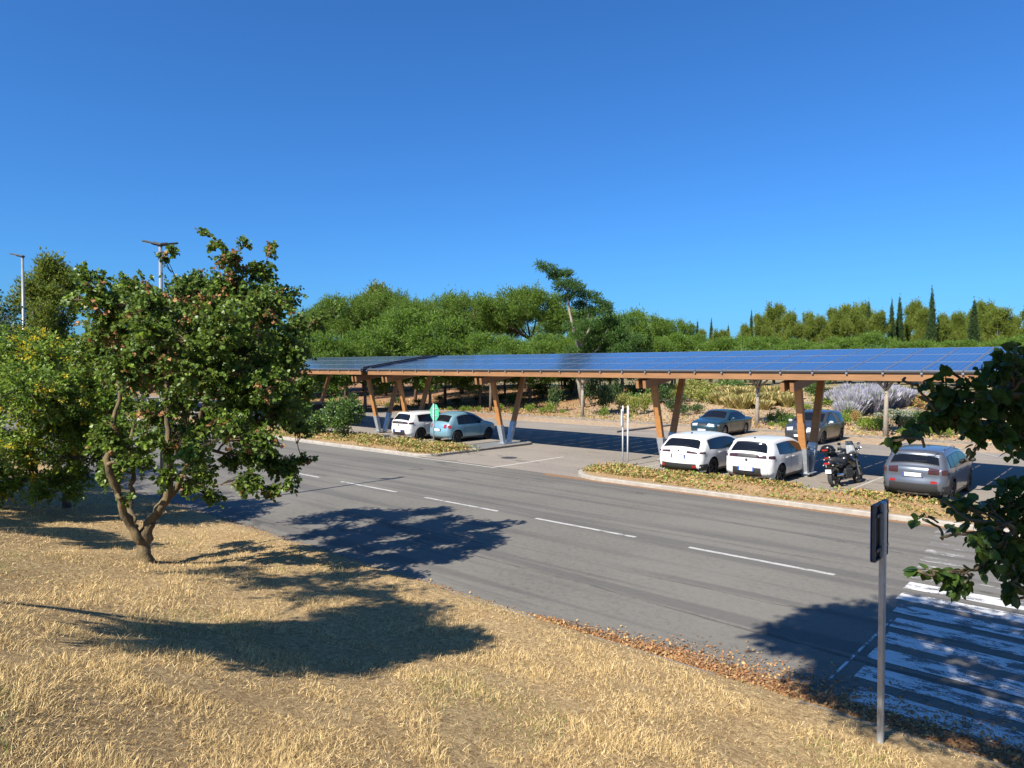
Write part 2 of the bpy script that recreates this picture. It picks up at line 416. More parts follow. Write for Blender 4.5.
def build_ground():
    xs = np.concatenate([[-900, -500, -300, -200, -150], np.arange(-120, -40, 4.0), np.arange(-40, -20, 1.0), np.arange(-20, 4, 0.25), np.arange(4, 20, 1.0), [22, 26, 32, 40, 60, 90, 150, 300, 600, 900]])
    ys = np.concatenate([[-300, -150, -80, -40, -20, -10], np.arange(-6, 0, 0.5), np.arange(0, 8.4, 0.2), [8.5, 10, 19, 30, 42], np.arange(43, 70, 1.5), [75, 90, 120, 160, 220, 300, 500, 1200]])
    V = np.array([(x, y, ground_z(x, y)) for y in ys for x in xs]); nx = len(xs)
    F = np.array([(j * nx + i, j * nx + i + 1, (j + 1) * nx + i + 1, (j + 1) * nx + i) for j in range(len(ys) - 1) for i in range(nx - 1)])
    o = np_mesh('ground', V, F, M['ground'], smooth=True); o['kind'] = 'structure'
build_ground()

def sheet(name, poly, z, mat, kind='structure'):
    b = MB(); n = len(poly); b.add([(x, y, z) for x, y in poly], [tuple(range(n))])
    o = b.build(name, mat); o['kind'] = kind; return o
def rects_obj(name, rects, z, mat):
    """one painted marking made of rectangles x0,x1,y0,y1"""
    b = MB()
    for r in rects:
        x0, x1, y0, y1 = r
        b.add([(x0, y0, z), (x1, y0, z), (x1, y1, z), (x0, y1, z)], [(0, 1, 2, 3)])
    o = b.build(name, mat); o['kind'] = 'structure'; return o
sheet('road', [(-700, 8.20), (120, 8.20), (120, 20.2), (-700, 20.2)], 0.0, M['road'])
sheet('car_park', [(-120, 19.85), (120, 19.85), (120, 41.7), (-120, 41.7)], 0.004, M['lot'])

# raised islands with a kerb
def inset(poly, d):
    n = len(poly); out = []
    for i in range(n):
        p0, p1, p2 = [Vector(poly[(i + k) % n]) for k in (-1, 0, 1)]
        e1 = (p1 - p0).normalized(); e2 = (p2 - p1).normalized()
        n1 = Vector((-e1.y, e1.x)); n2 = Vector((-e2.y, e2.x)); q = (n1 + n2)
        q = q / max(0.3, q.dot(n1)) if q.length > 1e-6 else n1
        out.append(tuple(p1 + q * d))
    return out
def island(name, poly, h, kw, topmat, kerbmat, toph=-0.02):
    a = inset(poly, kw)
    b = MB(); n = len(poly)
    lo = inset(poly, 0.02)
    vs = [(x, y, -0.02) for x, y in poly] + [(x, y, h - 0.02) for x, y in poly] + [(x, y, h) for x, y in lo] + [(x, y, h) for x, y in a] + [(x, y, -0.02) for x, y in a]
    fs = []
    for k in range(4):
        for i in range(n):
            j = (i + 1) % n
            fs.append((k * n + i, k * n + j, (k + 1) * n + j, (k + 1) * n + i))
    b.add(vs, fs); o = b.build(name + '_kerb', kerbmat); o['kind'] = 'structure'
    s = sheet(name, a, h + toph, topmat)
def arc(cx, cy, r, a0, a1, n=8): return [(cx + r * math.cos(rad(a0 + (a1 - a0) * i / n)), cy + r * math.sin(rad(a0 + (a1 - a0) * i / n))) for i in range(n + 1)]
def verge_mat():
    m, t, b = nt('verge_dry_soil')
    v = coords(t); f = noise(t, 11, 7, 0.8, v, 0.5); g = noise(t, 1.1, 4, 0.6, v)
    a = ramp(t, f, [(0.3, (0.12, 0.065, 0.03)), (0.5, (0.33, 0.205, 0.10)), (0.7, (0.46, 0.33, 0.17))])
    c = mix(t, mth(t, 'MULTIPLY', ramp(t, g, [(0.5, (0, 0, 0)), (0.7, (1, 1, 1))]), 0.4), a, (0.16, 0.17, 0.05))
    L(t, c, b.inputs['Base Color']); b.inputs['Roughness'].default_value = 0.95; bump(t, b, f, 0.9, 0.04)
    return m
M['verge'] = verge_mat()
VR = [(60, 19.75), (60, 23.0)] + arc(-15.2, 22.0, 1.0, 90, 180, 5)[::1] + arc(-14.6, 21.4, 1.65, 180, 270, 8)
VR = VR[::1]
def ccw(p):
    a = sum(p[i][0] * p[(i + 1) % len(p)][1] - p[(i + 1) % len(p)][0] * p[i][1] for i in range(len(p)))
    return p if a > 0 else p[::-1]
VR = ccw([(60, 19.75), (60, 22.55), (-14.9, 22.55)] + arc(-14.9, 21.7, 0.85, 90, 180, 5)[1:] + arc(-14.0, 21.5, 1.75, 180, 270, 8))
VL = ccw([(-118, 19.75), (-118, 23.0), (-24.9, 23.0)] + [(-24.9, 27.1)] + arc(-23.6, 26.6, 0.6, 90, 0, 5) + arc(-23.9, 20.65, 0.9, 0, -90, 6))
island('planting_verge', VR, 0.12, 0.16, M['verge'], M['kerb'])
VLa = ccw([(-118, 19.75), (-118, 23.0), (-23.02, 23.0)] + arc(-23.9, 20.65, 0.88, 0, -90, 6))
island('planting_verge', VLa, 0.12, 0.16, M['verge'], M['kerb'])
island('kerbed_pad', ccw([(-24.9, 23.02), (-24.9, 27.1)] + arc(-23.62, 26.5, 0.6, 90, 0, 5) + [(-23.02, 23.02)]), 0.11, 0.14, M['pad'], M['kerb_old'])
island('kerb_divider', ccw([(-23.75, 35.0), (-23.5, 35.0), (-23.5, 41.6), (-23.75, 41.6)]), 0.12, 0.06, M['kerb_old'], M['kerb_old'], 0.0)
# near kerb and far kerb of the car park
def kerb_run(name, x0, x1, y0, y1, h, mat, step=1.0):
    b = MB(); n = int((x1 - x0) / step)
    for i in range(n):
        a = x0 + i * (x1 - x0) / n; c = a + (x1 - x0) / n - 0.012
        dz = 0.006 * math.sin(i * 2.1)
        b.box(((a + c) / 2, (y0 + y1) / 2 + 0.008 * math.sin(i * 1.7), h / 2 - 0.05 + dz), (c - a, y1 - y0, h + 0.1), bev=0.012)
    o = b.build(name, mat); o['kind'] = 'structure'; return o
kerb_run('near_kerb', -90, 14, 8.10, 8.24, 0.025, M['kerb_old'])
kerb_run('far_kerb', -118, 60, 41.55, 41.72, 0.12, M['kerb_old'], 2.0)
# lane dashes (3 m long, 1.33 m apart)
d0 = (-15.75)
xs0 = (340 - 512) * SN - 0  # survey of the first dash
def road_x(px, py):
    k = CAM_H / (py - 367); return k * (SN * (px - 512) - CS * FPX)
x_first = road_x(340, 482)
rects_obj('lane_markings', [(x_first + 4.33 * i, x_first + 4.33 * i + 3.0, 13.70, 13.82) for i in range(-30, 4)], 0.004, M['dash'])
rects_obj('edge_line', [(-60, -18.8, 19.55, 19.68)], 0.009, M['edge'])
rects_obj('entry_line', [(-18.95, -18.80, 19.68, 24.0)], 0.009, M['edge'])
# pedestrian crossing
rects_obj('zebra_crossing', [(-2.62 - 0.085 * i + 0.05 * math.sin(i * 5.0), 1.6, 8.66 + 0.728 * i, 8.66 + 0.728 * i + 0.47) for i in range(8)] + [(-2.97, -2.935, 9.05, 11.9)], 0.004, M['zebra'])
rects_obj('worn_crossing', [(-2.62 - 0.085 * i, 1.6, 8.66 + 0.728 * i, 8.66 + 0.728 * i + 0.43) for i in range(8, 15)], 0.004, paint_mat('very_worn_paint', 0.55, (0.42, 0.41, 0.39), (0.13, 0.122, 0.108), 3))
# bay lines
bl = []
for i in range(-30, 12):
    x = -14.6 + 2.5 * i
    if -24.5 < x < -14.7: continue
    bl.append((x - 0.04, x + 0.04, 23.05, 28.0))
for i in range(-40, 14):
    x = -8.9 + 2.5 * i
    bl.append((x - 0.04, x + 0.04, 36.4, 41.5))
for i in range(0, 0): pass
rects_obj('bay_markings', bl, 0.008, M['faint'])
b = MB()
for (xa, ya, xb, yb) in [(-8.5, 36.5, -4.9, 41.3), (-4.9, 36.5, -8.5, 41.3), (-3.5, 36.5, 0.0, 41.3), (0.0, 36.5, -3.5, 41.3), (-9, 36.3, 1, 36.3)]:
    d = Vector((xb - xa, yb - ya, 0)).normalized(); n_ = Vector((-d.y, d.x, 0)) * 0.05
    b.add([Vector((xa, ya, 0.012)) - n_, Vector((xb, yb, 0.012)) - n_, Vector((xb, yb, 0.012)) + n_, Vector((xa, ya, 0.012)) + n_], [(0, 1, 2, 3)])
o = b.build('hatch_markings', M['faint']); o['kind'] = 'structure'
b = MB(); b.lathe([(0.006, 0.001), (0.012, 0.30), (0.012, 0.33), (0.003, 0.36)], 24, 'Z', (-20.4, 22.2, 0.0))
b.lathe([(0.014, 0.05), (0.017, 0.12), (0.014, 0.14)], 16, 'Z', (-20.4, 22.2, 0.0))
tag(b.build('manhole_cover', M['dark_steel']), 'round dark iron manhole cover set in the asphalt of the car park entrance', 'manhole cover')
# path through the beds
def ribbon(name, pts, w, mat, dz=0.03):
    b = MB(); vs = []
    P = [Vector(p) for p in pts]
    for i, p in enumerate(P):
        d = (P[min(i + 1, len(P) - 1)] - P[max(0, i - 1)]).normalized(); n_ = Vector((-d.y, d.x)) * w / 2
        for q in (p - n_, p, p + n_): vs.append((q.x, q.y, ground_z(q.x, q.y) + dz))
    fs = []
    for i in range(len(P) - 1):
        for k in (0, 1): fs.append((i * 3 + k, (i + 1) * 3 + k, (i + 1) * 3 + k + 1, i * 3 + k + 1))
    b.add(vs, fs); o = b.build(name, mat); o['kind'] = 'structure'; return o
ribbon('path', [(-38 + 2.0 * i, 55 + 1.5 * math.sin(i * 0.25) + 0.14 * i) for i in range(34)], 2.0, M['lot'])
ribbon('path', [(-27.0 + 0.35 * i, 41.75 + 0.9 * i) for i in range(15)], 2.4, M['ground'], 0.02)

# ------------------------------------------------------------------ carport
Y0, Z0, Y1, Z1 = 23.55, 3.73, 28.85, 4.52
SL = (Z1 - Z0) / (Y1 - Y0); SA = math.atan(SL)
def roof_z(y): return Z0 + (y - Y0) * SL
def carport(x0, ncol, posts, label, npart):
    root = empty('solar_carport', (x0, 26.0, 0))
    tag(root, label, 'carport')
    ox, oy = x0, 26.0
    pw = 1.045; ln = (Y1 - Y0) / math.cos(SA) / 3
    # one module: frame and cells, local axes along the slope
    mod = None
    R = Matrix.Rotation(SA, 4, 'X')
    made = 0
    rest = MB(); rest_cells = []
    cells_me = None
    order = [(c, r) for c in range(ncol) for r in range(3)][::-1]
    for c, r in order:
        lx = c * pw + pw / 2; yy = Y0 + (r + 0.5) * (Y1 - Y0) / 3
        loc = Vector((lx, yy - oy, roof_z(yy) + 0.03))
        if made >= npart:
            rest.box(loc, (pw - 0.022, ln - 0.022, 0.035), mat=R.to_3x3()); continue
        if cells_me is None:
            fb = MB()
            w, h = pw - 0.02, ln - 0.02
            fb.box((0, -h / 2 + 0.0125, 0), (w, 0.025, 0.04)); fb.box((0, h / 2 - 0.0125, 0), (w, 0.025, 0.04))
            fb.box((-w / 2 + 0.0125, 0, 0), (0.025, h - 0.05, 0.04)); fb.box((w / 2 - 0.0125, 0, 0), (0.025, h - 0.05, 0.04))
            p = MB(); p.box((0, 0, 0.002), (w - 0.05, h - 0.05, 0.03))
            po = p.build('solar_panel', M['solar'], root); fo = fb.build('panel_frame', M['alu'], po)
            cells_me = (po.data, fo.data)
        else:
            po = bpy.data.objects.new('solar_panel', cells_me[0]); COL.objects.link(po); po.parent = root
            fo = bpy.data.objects.new('panel_frame', cells_me[1]); COL.objects.link(fo); fo.parent = po
        po.location = loc; po.rotation_euler = (SA + random.gauss(0, 0.0015), random.gauss(0, 0.0012), 0); made += 1
    if rest.v:
        o = rest.build('solar_panels', M['solar'], root); o['kind'] = 'stuff'
    Lx = ncol * pw
    # edge beams (glulam), near, far and inner purlins
    def run(name, yc, w, h, top_off, mat, seg=7.45):
        z = roof_z(yc) - top_off - h / 2
        bb = MB(); bb.box((Lx / 2, yc - oy, z), (Lx, w, h), bev=0.012)
        return bb.build(name, mat, root)
    run('fascia_beam', Y0 + 0.10, 0.14, 0.28, 0.02, M['timber'])
    run('fascia_beam', Y1 - 0.10, 0.14, 0.34, 0.02, M['timber'])
    for yc in (Y0 + 1.35, 26.2, Y1 - 1.35): run('purlin', yc, 0.12, 0.26, 0.06, M['timber'])
    for xe in (0.05, Lx - 0.05):
        bb = MB(); bb.beam((xe, Y0 - oy + 0.2, roof_z(Y0 + 0.2) - 0.04), (xe, Y1 - oy - 0.2, roof_z(Y1 - 0.2) - 0.04), 0.08, 0.34)
        bb.build('end_trim', M['dark_steel'], root)
    # clips along the lower edge
    cb = MB()
    for c in range(ncol + 1):
        cb.box((c * pw, Y0 - oy - 0.03, roof_z(Y0) - 0.045), (0.06, 0.03, 0.05)); cb.box((c * pw, Y0 - oy + 0.015, roof_z(Y0) - 0.06), (0.05, 0.01, 0.09))
    cb.build('edge_clips', M['alu'], root)
    gb = MB(); gb.box((Lx / 2, Y0 - oy - 0.012, roof_z(Y0) - 0.005), (Lx, 0.03, 0.05)); gb.build('drip_edge', M['plastic'], root)
    for px in posts:
        x = px - ox
        cbm = MB()
        ya, yb = 23.72, 28.5
        for s in (-1, 1):
            cbm.beam((x + s * 0.16, ya - oy, roof_z(ya) - 0.36 - 0.19), (x + s * 0.16, yb - oy, roof_z(yb) - 0.36 - 0.19), 0.14, 0.34, bev=0.01)
        cr = cbm.build('cross_beam', M['timber'], root)
        for (yt, yb_) in ((24.65, 25.50), (27.15, 25.85)):
            top = Vector((x, yt - oy, roof_z(yt) - 0.40)); bot = Vector((x, yb_ - oy, 0.02))
            d = top - bot; mid = bot + d * 0.29
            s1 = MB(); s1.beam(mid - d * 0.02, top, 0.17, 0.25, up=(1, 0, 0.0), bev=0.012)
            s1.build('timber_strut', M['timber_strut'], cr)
            s2 = MB()
            # tapering box-section steel shoe
            dd = d.normalized(); sx = Vector((1, 0, 0)); sy = dd.cross(sx).normalized()
            vs = []
            for q, (wa, wb) in ((bot, (0.10, 0.085)), (mid, (0.145, 0.10))):
                for (a_, b_) in ((-1, -1), (1, -1), (1, 1), (-1, 1)): vs.append(q + sx * a_ * wa + sy * b_ * wb)
            s2.add(vs, [(3, 2, 1, 0), (4, 5, 6, 7), (0, 1, 5, 4), (1, 2, 6, 5), (2, 3, 7, 6), (3, 0, 4, 7)])
            for a_ in (-1, 1):
                for k in (0.86, 0.94):
                    q = bot + (mid - bot) * k; s2.ball(q + sx * a_ * 0.135, 0.022, 6, 4)
            s2.build('steel_foot', M['galv'], cr)
        bp = MB(); bp.box((x, 25.68 - oy, 0.125), (0.42, 0.72, 0.03)); bp.build('base_plate', M['galv'], cr)
    return root
carport(-32.30, 33, [-31.0, -23.8, -14.85, -9.16, -2.05], 'nearer, right-hand timber carport with V struts under blue solar panels', 99)
carport(-32.30 - 0.62 - 45 * 1.045, 45, [-33.8, -41.25, -48.7, -56.15, -63.6, -71.05, -78.3], 'timber carport with solar panel roof, half hidden behind the multi-stemmed tree', 99)
# ------------------------------------------------------------------ cars
def catmull(P, per):
    out = []; n = len(P)
    for i in range(n - 1):
        p0 = P[max(i - 1, 0)]; p1 = P[i]; p2 = P[i + 1]; p3 = P[min(i + 2, n - 1)]
        for k in range(per):
            t = k / per
            out.append(tuple(0.5 * ((2 * p1[j]) + (-p0[j] + p2[j]) * t + (2 * p0[j] - 5 * p1[j] + 4 * p2[j] - p3[j]) * t * t + (-p0[j] + 3 * p1[j] - 3 * p2[j] + p3[j]) * t ** 3) for j in (0, 1)))
    out.append(tuple(P[-1])); return out
class CarShape:
    """profile: (y,z) points, y from the rear (0) to the nose (L), starting low at the rear bumper and ending low at the nose"""
    def __init__(s, prof, Wd, belt, tumble=0.17, rw=0.32, wheels=(0.8, 3.4), arch=0.375, plan=0.09):
        s.L = max(p[0] for p in prof); s.W = Wd; s.belt = belt; s.H = max(p[1] for p in prof)
        s.P = np.array(catmull(prof, 9)); s.tumble = tumble; s.rw = rw; s.wheels = wheels; s.arch = arch; s.plan = plan
        d = np.gradient(s.P, axis=0); l = np.linalg.norm(d, axis=1, keepdims=True); d = d / np.maximum(l, 1e-9)
        s.Nn = np.stack([-d[:, 1], d[:, 0]], 1)
        c = s.P.mean(0)
        if ((s.P - c) * s.Nn).sum() < 0: s.Nn = -s.Nn
        s.cy = s.L / 2
    def half(s, y, z, d=None):
        if d is None:
            dd = np.hypot(s.P[:, 0] - y, s.P[:, 1] - z); i = int(dd.argmin()); d = dd[i]
        else: i = d[1]; d = d[0]
        n = s.Nn[i]
        end = abs(n[0]) ** 1.5
        r = 0.09 + 0.13 * end
        base = s.W / 2
        u = (y - s.cy) / (s.L / 2)
        base -= s.plan * abs(u) ** 3.2 * (1.25 if u > 0 else 0.85)
        if z > s.belt: base -= s.tumble * ((z - s.belt) / (s.H - s.belt)) ** 1.15 + 0.015
        else:
            base -= 0.015 * min(1, abs(z - s.belt) * 0 + max(0, 1 - (s.belt - z) / 0.05))
            base -= 0.030 * max(0, (s.belt - 0.12 - z) / 0.3) * (1 if z > 0.45 else 0.9) * 0.5
            base -= 0.05 * max(0, (0.36 - z) / 0.16)
        for yw in s.wheels:   # swollen arches
            q = math.hypot(y - yw, z - s.rw)
            if q < 0.62: base += 0.022 * max(0, 1 - abs(q - s.arch) / 0.25)
        if d < r:
            k = 1 - d / r
            base -= r * 0.8 * (1 - math.sqrt(max(0, 1 - k * k)))
        return max(base, 0.05)
    def crown(s, i):
        n = s.Nn[i]; return 0.035 + 0.065 * abs(n[0])
    def strip_pt(s, i, v, off=0.0):
        P = s.P[i]; n = s.Nn[i]; hw = s.half(P[0], P[1], (0, i))
        c = s.crown(i) * (1 - abs(v) ** 2.2) + off
        return (hw * v, P[0] + n[0] * c, P[1] + n[1] * c)
    def idx(s, z0, z1, rear=True):
        I = []
        top = int(s.P[:, 1].argmax())
        rng = range(0, top) if rear else range(top, len(s.P))
        return [i for i in rng if z0 <= s.P[i, 1] <= z1]
    def body(s):
        b = MB(); n = len(s.P); m = 12; nv = 12
        vs = []; fs = []
        for i in range(n):
            for k in range(nv + 1): vs.append(s.strip_pt(i, -1 + 2 * k / nv))
        for i in range(n - 1):
            for k in range(nv):
                a = i * (nv + 1) + k
                fs.append((a, a + 1, a + nv + 2, a + nv + 1))
        b.add(vs, fs)
        for sd in (-1, 1):
            vs = []; fs = []
            for i in range(n):
                P = s.P[i]; yb = P[0] * (s.L - 0.3) / s.L + 0.15; zb = 0.19
                yb = min(max(yb, 0.12), s.L - 0.12)
                for yw in s.wheels:
                    if abs(yb - yw) < s.arch: zb = max(zb, s.rw + math.sqrt(s.arch ** 2 - (yb - yw) ** 2))
                zb = min(zb, P[1] - 0.0)
                for j in range(m + 1):
                    t = (j / m) ** 1.7
                    y = P[0] * (1 - t) + yb * t; z = P[1] * (1 - t) + zb * t
                    vs.append((sd * s.half(y, z, (0, i) if j == 0 else None), y, z))
            for i in range(n - 1):
                for j in range(m):
                    a = i * (m + 1) + j; q = (a, a + 1, a + m + 2, a + m + 1)
                    fs.append(q if sd > 0 else q[::-1])
            b.add(vs, fs)
        return b
    def strip_patch(s, z0, z1, v0, v1, off=0.005, rear=True, nv=8):
        I = s.idx(z0, z1, rear)
        b = MB(); vs = []; fs = []
        for i in I:
            for k in range(nv + 1): vs.append(s.strip_pt(i, v0 + (v1 - v0) * k / nv, off))
        for a in range(len(I) - 1):
            for k in range(nv):
                q = a * (nv + 1) + k; fs.append((q, q + 1, q + nv + 2, q + nv + 1))
        return b.add(vs, fs)
    def roof_at(s, y):
        top = 0
        for i in range(len(s.P) - 1):
            a, c = s.P[i], s.P[i + 1]
            if (a[0] - y) * (c[0] - y) <= 0 and abs(c[0] - a[0]) > 1e-6:
                z = a[1] + (c[1] - a[1]) * (y - a[0]) / (c[0] - a[0]); top = max(top, z)
        return top
    def side_patch(s, y0, y1, zlo, zhi, sd, off=0.005, ny=14, nz=4, b=None):
        b = b or MB(); vs = []; fs = []
        zl = zlo if callable(zlo) else (lambda y: zlo); zh = zhi if callable(zhi) else (lambda y: zhi)
        for i in range(ny + 1):
            y = y0 + (y1 - y0) * i / ny; a = zl(y); c = max(zh(y), a + 0.004)
            for j in range(nz + 1):
                z = a + (c - a) * j / nz; vs.append((sd * (s.half(y, z) + off), y, z))
        for i in range(ny):
            for j in range(nz):
                q = i * (nz + 1) + j; fs.append((q, q + 1, q + nz + 2, q + nz + 1))
        return b.add(vs, fs)

def wheel_parts(parent, x, y, rw, rim, spokes=10, wid=0.2, sd=1):
    t = MB()
    w = wid / 2
    t.lathe([(-w * 0.8, rw * 0.66), (-w, rw * 0.75), (-w, rw * 0.92), (-w * 0.75, rw), (w * 0.75, rw), (w, rw * 0.92), (w, rw * 0.75), (w * 0.8, rw * 0.66)], 28, 'X', (0, 0, 0), closed=True)
    wh = t.build('wheel', M['tyre'], parent, smooth=False); wh.location = (x, y, rw)
    r = MB(); f = sd * w * 0.72
    r.lathe([(f, rw * 0.67), (f * 0.95, rw * 0.62), (f * 0.2, rw * 0.60)], 24, 'X')
    r.lathe([(f * 0.9, 0.0), (f * 0.98, rw * 0.10), (f * 0.85, rw * 0.2)], 12, 'X')
    for k in range(spokes):
        a = 2 * PI * k / spokes
        for q in (-0.07, 0.07):
            r.beam((f * 0.85, rw * 0.12 * math.cos(a), rw * 0.12 * math.sin(a)), (f * 0.93, rw * 0.64 * math.cos(a + q), rw * 0.64 * math.sin(a + q)), 0.022, 0.02, up=(1, 0, 0))
    r.build('rim', M[rim], wh)
    d = MB(); d.lathe([(0, 0.001), (0, rw * 0.6)], 20, 'X', (sd * 0.01, 0, 0)); d.build('brake_disc', M['plastic'], wh)
    return wh

def make_car(sp, loc, rz, label, cat='car', group=None):
    S = sp['shape']; root = empty(sp['name'], loc, rz); tag(root, label, cat, group)
    inner = empty('x', (0, 0, 0))
    bpy.data.objects.remove(inner)
    off = Vector((0, -S.L / 2, 0))
    def put(mb, name, mat, par=root, smooth=True, fix=False):
        if par is root: mb.v = [tuple(Vector(v) + off) for v in mb.v]
        else: mb.v = [tuple(Vector(v) + off - par.location) for v in mb.v]
        o = mb.build(name, mat, par, smooth)
        if fix: fix_normals(o)
        return o
    P = M[sp['paint']]
    body = put(S.body(), 'body', P, fix=True)
    # underside and wheel wells
    ub = MB(); ub.box((0, S.L / 2, 0.40), (S.W - 0.34, S.L - 0.5, 0.36)); put(ub, 'underbody', M['plastic'], smooth=False)
    belt = S.belt
    # side glass: one opening per side with a dark surround, and panes
    y0, y1 = sp['dlo']; cuts = sp['cuts']
    bl = sp.get('beltline', lambda y: belt)
    hi = lambda y: S.roof_at(y) - sp.get('rail', 0.115)
    for sd in (-1, 1):
        tr = put(S.side_patch(y0, y1, lambda y: bl(y) - 0.012, lambda y: hi(y) + 0.012, sd, 0.004, 26), 'window_surround', M['plastic'])
        edges = [y0 + 0.03] + cuts + [y1 - 0.03]
        for a, c in zip(edges[:-1], edges[1:]):
            put(S.side_patch(a + 0.02, c - 0.02, bl, hi, sd, 0.009, 14), 'window', M['glass'])
        # door shut lines, handles
        for dy in sp['shuts']:
            put(S.side_patch(dy - 0.006, dy + 0.006, 0.30, bl(dy) - 0.02, sd, 0.0025, 1, 8), 'door_gap', M['plastic'])
        for dy in sp['handles']:
            h = MB(); x = S.half(dy, belt - 0.11)
            h.box((sd * (x + 0.016), dy, belt - 0.11), (0.03, 0.19, 0.028), bev=0.008); put(h, 'door_handle', sp_mat(sp.get('handle_mat', sp['paint'])), smooth=False)
        mr = MB(); my = sp['mirror']; x = S.half(my, belt + 0.03)
        mr.ball((sd * (x + 0.14), my + 0.02, belt + 0.085), (0.115, 0.07, 0.075), 12, 8); mr.box((sd * (x + 0.03), my + 0.02, belt + 0.03), (0.1, 0.05, 0.04))
        mo = put(mr, 'side_mirror', sp_mat(sp.get('mirror_mat', 'plastic')))
        # sill trim
        if sp.get('clad', True):
            put(S.side_patch(S.wheels[0] + S.arch + 0.02, S.wheels[1] - S.arch - 0.02, 0.19, 0.27, sd, 0.008, 8, 2), 'sill_trim', M['plastic'])
        if sp.get('arch_trim'):
            for yw in S.wheels:
                a_ = MB(); vs = []
                for k in range(19):
                    t = PI * (-0.04 + 1.08 * k / 18)
                    for r in (S.arch - 0.005, S.arch + 0.06):
                        y = yw + r * math.cos(t); z = max(0.2, S.rw + r * math.sin(t)); vs.append((sd * (S.half(y, z) + 0.012), y, z))
                a_.add(vs, [(2 * k, 2 * k + 1, 2 * k + 3, 2 * k + 2) for k in range(18)]); put(a_, 'arch_trim', M['plastic'])
    # windscreen and rear window
    for (z0, z1, v, rear) in ((sp['rwin'] + (0.97, True)), (sp['fwin'] + (0.97, False))):
        nm = 'rear_window' if rear else 'windscreen'
        pts = S.strip_patch(z0 - 0.015, z1 + 0.015, -v - 0.02, v + 0.02, 0.004, rear); put(pts, 'window_seal', M['plastic'])
        put(S.strip_patch(z0, z1, -v, v, 0.009, rear), nm, M['glass'])
    if sp.get('wiper'):
        z = sp['rwin'][0] + 0.04
        I = S.idx(sp['rwin'][0], sp['rwin'][1], True)
        a = Vector(S.strip_pt(I[1], 0.0, 0.02)); c = Vector(S.strip_pt(I[2], 0.5, 0.02))
        w_ = MB(); w_.beam(a, c, 0.015, 0.012); put(w_, 'wiper', M['plastic'], smooth=False)
    for (nm, mat, z0, z1, v0, v1, o_, rear) in sp['strips']:
        put(S.strip_patch(z0, z1, v0, v1, o_, rear), nm, M[mat])
    for (nm, mat, ya, yb, z0, z1, o_) in sp['sides']:
        for sd in (-1, 1): put(S.side_patch(ya, yb, z0, z1, sd, o_, 6, 4), nm, M[mat])
    # plates
    for (z, rear) in sp['plates']:
        I = S.idx(0.2, 1.0, rear); i = min(I, key=lambda k: abs(S.P[k, 1] - z)); c = Vector(S.strip_pt(i, 0, 0.018)); 
        p = MB(); p.box((0, c.y + (0.006 if rear else -0.006), z), (0.555, 0.012, 0.145)); put(p, 'plate_frame', M['plastic'], smooth=False)
        p = MB(); p.box((0, c.y, z), (0.52, 0.012, 0.112)); po = put(p, 'number_plate', M['plate'], smooth=False)
        e = -0.004 if rear else 0.004
        q = MB(); q.box((-0.236 if rear else 0.236, c.y + e, z), (0.045, 0.008, 0.106)); put(q, 'plate_band', M['plate_blue'], po, smooth=False)
        q = MB(); q.box((0.24 if rear else -0.24, c.y + e, z), (0.035, 0.008, 0.106)); put(q, 'plate_band', M['plate_blue'], po, smooth=False)
    if 'badge' in sp:
        z, rear = sp['badge']; I = S.idx(0.3, 1.2, rear); i = min(I, key=lambda k: abs(S.P[k, 1] - z)); c = Vector(S.strip_pt(i, 0, 0.012))
        p = MB(); p.ball((0, c.y, z), (0.045, 0.012, 0.05), 10, 6); put(p, 'badge', M[sp.get('badge_mat', 'plastic')])
    if sp.get('antenna'):
        y = sp['antenna']; z = S.roof_at(y) + 0.05; p = MB()
        p.ball((0, y, z), (0.025, 0.07, 0.035), 8, 6); put(p, 'antenna', M['plastic'])
    if sp.get('rails'):
        for sd in (-1, 1):
            p = MB(); ys = np.linspace(sp['rails'][0], sp['rails'][1], 9)
            path = [(sd * (S.W / 2 - S.tumble - 0.10), y, S.roof_at(y) + (0.045 if 0 < k < 8 else 0.01)) for k, y in enumerate(ys)]
            p.tube(path, 0.016, 6); put(p, 'roof_rail', M[sp.get('rail_mat', 'chrome')])
    for yw in S.wheels:
        for sd in (-1, 1): wheel_parts(root, sd * (S.W / 2 - 0.125), yw + off.y, S.rw, sp.get('rim', 'rim_dark'), sp.get('spokes', 5), 0.21, sd)
    return root
def sp_mat(k): return M[k]
def copy_car(c, loc, label, group=None):
    r = copy_tree(c); r.location = loc; r['label'] = label
    return r

